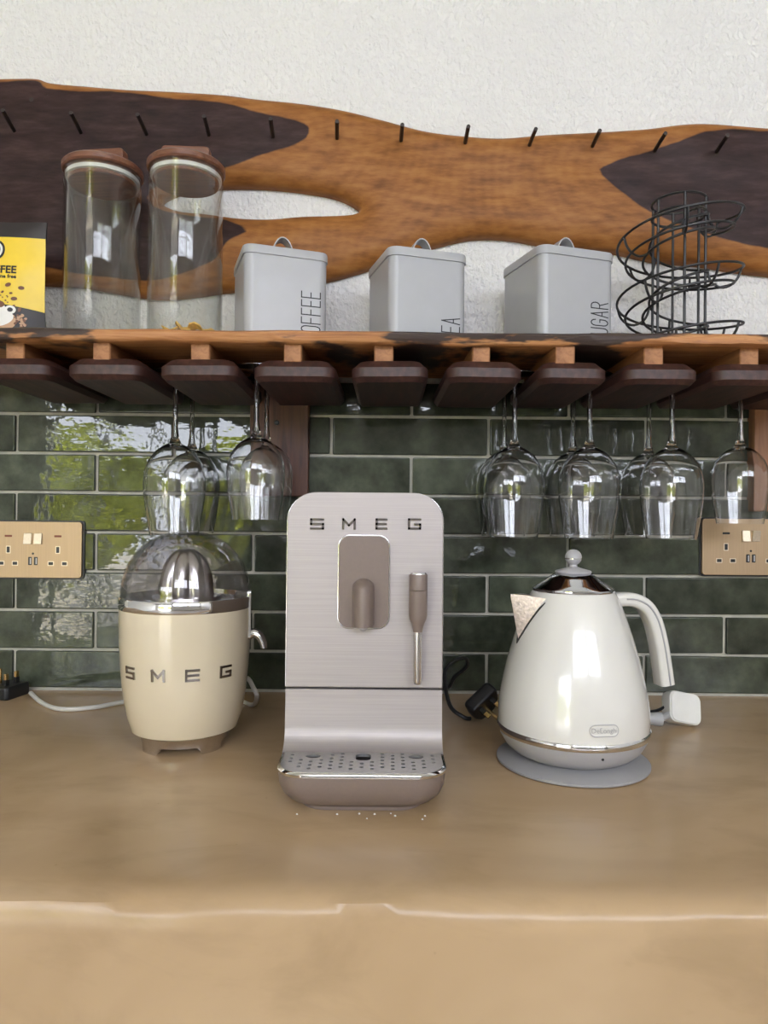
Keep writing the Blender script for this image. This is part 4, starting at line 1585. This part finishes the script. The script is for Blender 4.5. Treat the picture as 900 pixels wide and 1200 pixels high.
# handle: open hook
ha = sa_ + PI
hd = Vector((math.cos(ha), math.sin(ha), 0))
hpn = Vector((-hd.y, hd.x, 0))
cosv = abs(hd.dot(Vector((1, 0, 0))))
xr = lambda px: (px - 671) * k / cosv
mid = [(xr(712), zk(706)), (xr(728), zk(703)), (xr(746), zk(704)), (xr(761), zk(712)), (xr(772), zk(729)), (xr(779.5), zk(755)), (xr(784.5), zk(783)), (xr(788), zk(806))]
mid = catmull([Vector((a, 0, b)) for a, b in mid], 4)
secs, st1, st2 = [], [], []
for i, p in enumerate(mid):
    t = (mid[min(i + 1, len(mid) - 1)] - mid[max(i - 1, 0)]).normalized()
    nrm = Vector((t.z, 0, -t.x))          # towards the outside
    if nrm.z < 0 and i < 6:
        nrm = -nrm
    nrm = Vector((-t.z, 0, t.x))
    u = i / (len(mid) - 1)
    hh, ww = .0088 + .0012 * u, .0125 + .001 * u
    c = hd * p.x + Vector((0, 0, p.z))
    n3 = hd * nrm.x + Vector((0, 0, nrm.z))
    sec = []
    for (aa, bb) in rrect(2 * ww, 2 * hh, .0055, 3):
        sec.append(c + hpn * aa + n3 * bb)
    secs.append(sec)
    st1.append(c + hpn * ww + n3 * hh * .1)
    st2.append(c - hpn * ww + n3 * hh * .1)
hnd = MB().strip(secs).build('handle', 'kettle_enamel', ket, sharp=40)
for st in (st1, st2):
    MB().tube(st[5:], .0012, 6).build('handle_stripe', 'base_grey', hnd)
MB().tube([hd * (rket(z) + .0004) + Vector((0, 0, z)) for z in [zk(708) + (zk(775) - zk(708)) * i / 8 for i in range(9)]], .0022, 6).build('water_gauge', 'base_grey', ket)
# small badge
bang_ = kview + math.asin((702.5 - 670.5) / 84)
zb_ = zk(830.5)


def fnk(u, v, q):
    zz = zb_ + v
    r = rket(zz)
    a = bang_ + u / r
    return ((r + q) * math.cos(a), (r + q) * math.sin(a), zz)


bw_, bh_ = .0345, .0135
mb = MB()
pts = rrect(bw_, bh_, bh_ * .48, 6)
pts = [(u * 1.0, v) for u, v in pts]
n = len(pts)
rings = [[fnk(u, v, q) for u, v in ((a * s_, b * s_) for a, b in pts)] for s_, q in ((1, -.001), (1, .0010), (.96, .0014), (.90, .0010), (.86, .0008), (.5, .0008))]
mb.strip(rings)
badge = mb.build('badge', 'kettle_enamel', kb, sharp=50)
mb = MB()
ring_o = [fnk(u, v, .0013) for u, v in pts]
mb.tube(ring_o, .00055, 5, closed=True)
mb.build('badge_rim', 'kettle_grey', badge)
tv, tf = text_polys('De\u0304Longhi', .0082)
if max(v[0] for v in tv) < 0.005:
    tv, tf = text_polys('DeLonghi', .0082)
mb = MB()
mb.add([fnk(v[0], v[1], .0014) for v in tv], tf)
mb.build('lettering', 'base_grey', badge)
ia = kview + math.asin((702 - 670.5) / 82)
zi = zk(880) + .0025
ri_ = 81.5 * k
MB().lathe([(0, .001), (.0016, .001), (.0016, -.003)], 12).build('indicator', 'black_plastic', ket, xf=Matrix.Translation((ri_ * math.cos(ia), ri_ * math.sin(ia), .0325)) @ Matrix.Rotation(ia + PI / 2, 4, 'Z') @ Matrix.Rotation(PI / 2, 4, 'X'))


# ------------------------------------------------------------------ plugs
def make_plug(name, mat, xf, label, cord=None, cordmat=None, pins=True, scale=1.0):
    """three-pin plug; local z is the direction of the pins"""
    root = empty(name, (0, 0, 0))
    tag(root, label, 'plug')
    s = scale
    out_ = [(-.026, -.020), (-.022, -.024), (.022, -.024), (.026, -.020), (.0245, .006), (.016, .022), (.009, .026), (-.009, .026), (-.016, .022), (-.0245, .006)]
    out_ = [(a * s, b * s) for a, b in out_]
    mb = MB()
    mb.strip([[(a * .9, b * .9, -.021 * s) for a, b in out_], [(a, b, -.017 * s) for a, b in out_], [(a, b, -.004 * s) for a, b in out_], [(a * .94, b * .94, 0) for a, b in out_]])
    mb.build('plug_body', mat, root, xf=xf, bevel=.0015 * s, bang=30)
    if pins:
        for (x, y, w, h, ln) in ((0, .012, .004, .008, .0225), (-.011, -.010, .0063, .004, .0177), (.011, -.010, .0063, .004, .0177)):
            x, y, w, h, ln = x * s, y * s, w * s, h * s, ln * s
            pn = MB().box(x - w / 2, x + w / 2, y - h / 2, y + h / 2, -.001, ln).build('pin', 'pin_brass', root, xf=xf, bevel=.0006)
            if h < w:
                MB().box(x - w / 2 - .0002, x + w / 2 + .0002, y - h / 2 - .0002, y + h / 2 + .0002, -.001, ln * .5).build('pin_sleeve', 'black_plastic', pn, xf=xf)
    if cord:
        MB().tube(cord, .0034, 8, smooth=5).build('cord', cordmat or mat, root)
    return root


# black plug on its back by the wall, pins up
bp_ = onz(8, 815, ZT)
make_plug('power_plug', 'black_plastic', Matrix.Translation((bp_.x, bp_.y - .004, ZT + .0215)) @ Matrix.Rotation(math.radians(78), 4, 'Z') @ Matrix.Scale(1.12, 4),
          'black three-pin plug lying with brass pins up beneath the brass socket')
# black plug between the machine and the kettle, tipped on its edge
c = at(571, 829, 1.075)
axis = Vector((.62, -.62, -.48)).normalized()
side = Vector((.25, .75, -.6)).normalized()
side = (side - axis * side.dot(axis)).normalized()
M3 = Matrix((side.cross(axis), side, axis)).transposed()
make_plug('power_plug', 'black_plastic', Matrix.Translation((c.x, c.y, ZT + .0275)) @ M3.to_4x4(), 'black plug tipped on its edge between coffee machine and kettle')
# white plug with grey boot behind the kettle
c = onz(800, 852, ZT)
wp = empty('white_adaptor', (c.x, c.y, ZT))
tag(wp, 'white rounded plug leaning on its edge behind the kettle handle', 'plug')
xf = Matrix.Translation((0, .006, .0265)) @ Matrix.Rotation(math.radians(8), 4, 'Y') @ Matrix.Rotation(math.radians(-22), 4, 'X') @ Matrix.Rotation(math.radians(12), 4, 'Z')
MB().prism(rrect(.054, .047, .011, 5), -.011, .011, lambda u, v, q: (u, -q, v)).build('plug_body', 'white_plastic', wp, xf=xf, bevel=.003, bang=60)
MB().prism(rrect(.050, .043, .010, 5), .0105, .0125, lambda u, v, q: (u, -q, v)).build('plug_face', 'white_plastic', wp, xf=xf, bevel=.0008, bang=60)
pts = [xf @ Vector((-.026, .004, -.002)), Vector((-.040, .012, .020)), Vector((-.075, .03, .012)), Vector((-.13, .04, .006))]
MB().tube(pts, .0024, 8, smooth=5).build('cord', 'black_plastic', wp)
p0 = at(776, 843, 1.0) - Vector((c.x, c.y, ZT))
p0.z = max(p0.z, .0105)
MB().tube([p0, p0 + Vector((-.007, .001, 0)), p0 + Vector((-.026, .004, 0))], .008, 14, rad=lambda t: .0095 if t < .75 else .0075).build('cord_boot', 'grey_plastic', wp, bevel=.001, bang=50)
MB().tube([p0 + Vector((-.002, .001, 0)), xf @ Vector((-.02, .004, -.012))], .005, 10).build('cord_link', 'grey_plastic', wp)

# ------------------------------------------------------------------ crumbs in front of the machine
mb = MB()
for (px, py) in ((348, 955), (395, 955), (421, 954.5), (439, 955), (458, 954), (463, 957), (498, 957), (495, 961), (430, 960)):
    p = onz(px, py, ZT)
    q = random.uniform(.0007, .0013)
    mb.lathe([(0, 0), (q, q * .4), (q * .8, q * 1.2), (0, q * 1.6)], 6, c=(p.x, p.y, p.z))
o = mb.build('crumbs', 'print_white')
tag(o, 'pale crumbs scattered on the counter before the drip tray', 'crumbs', kind='stuff')
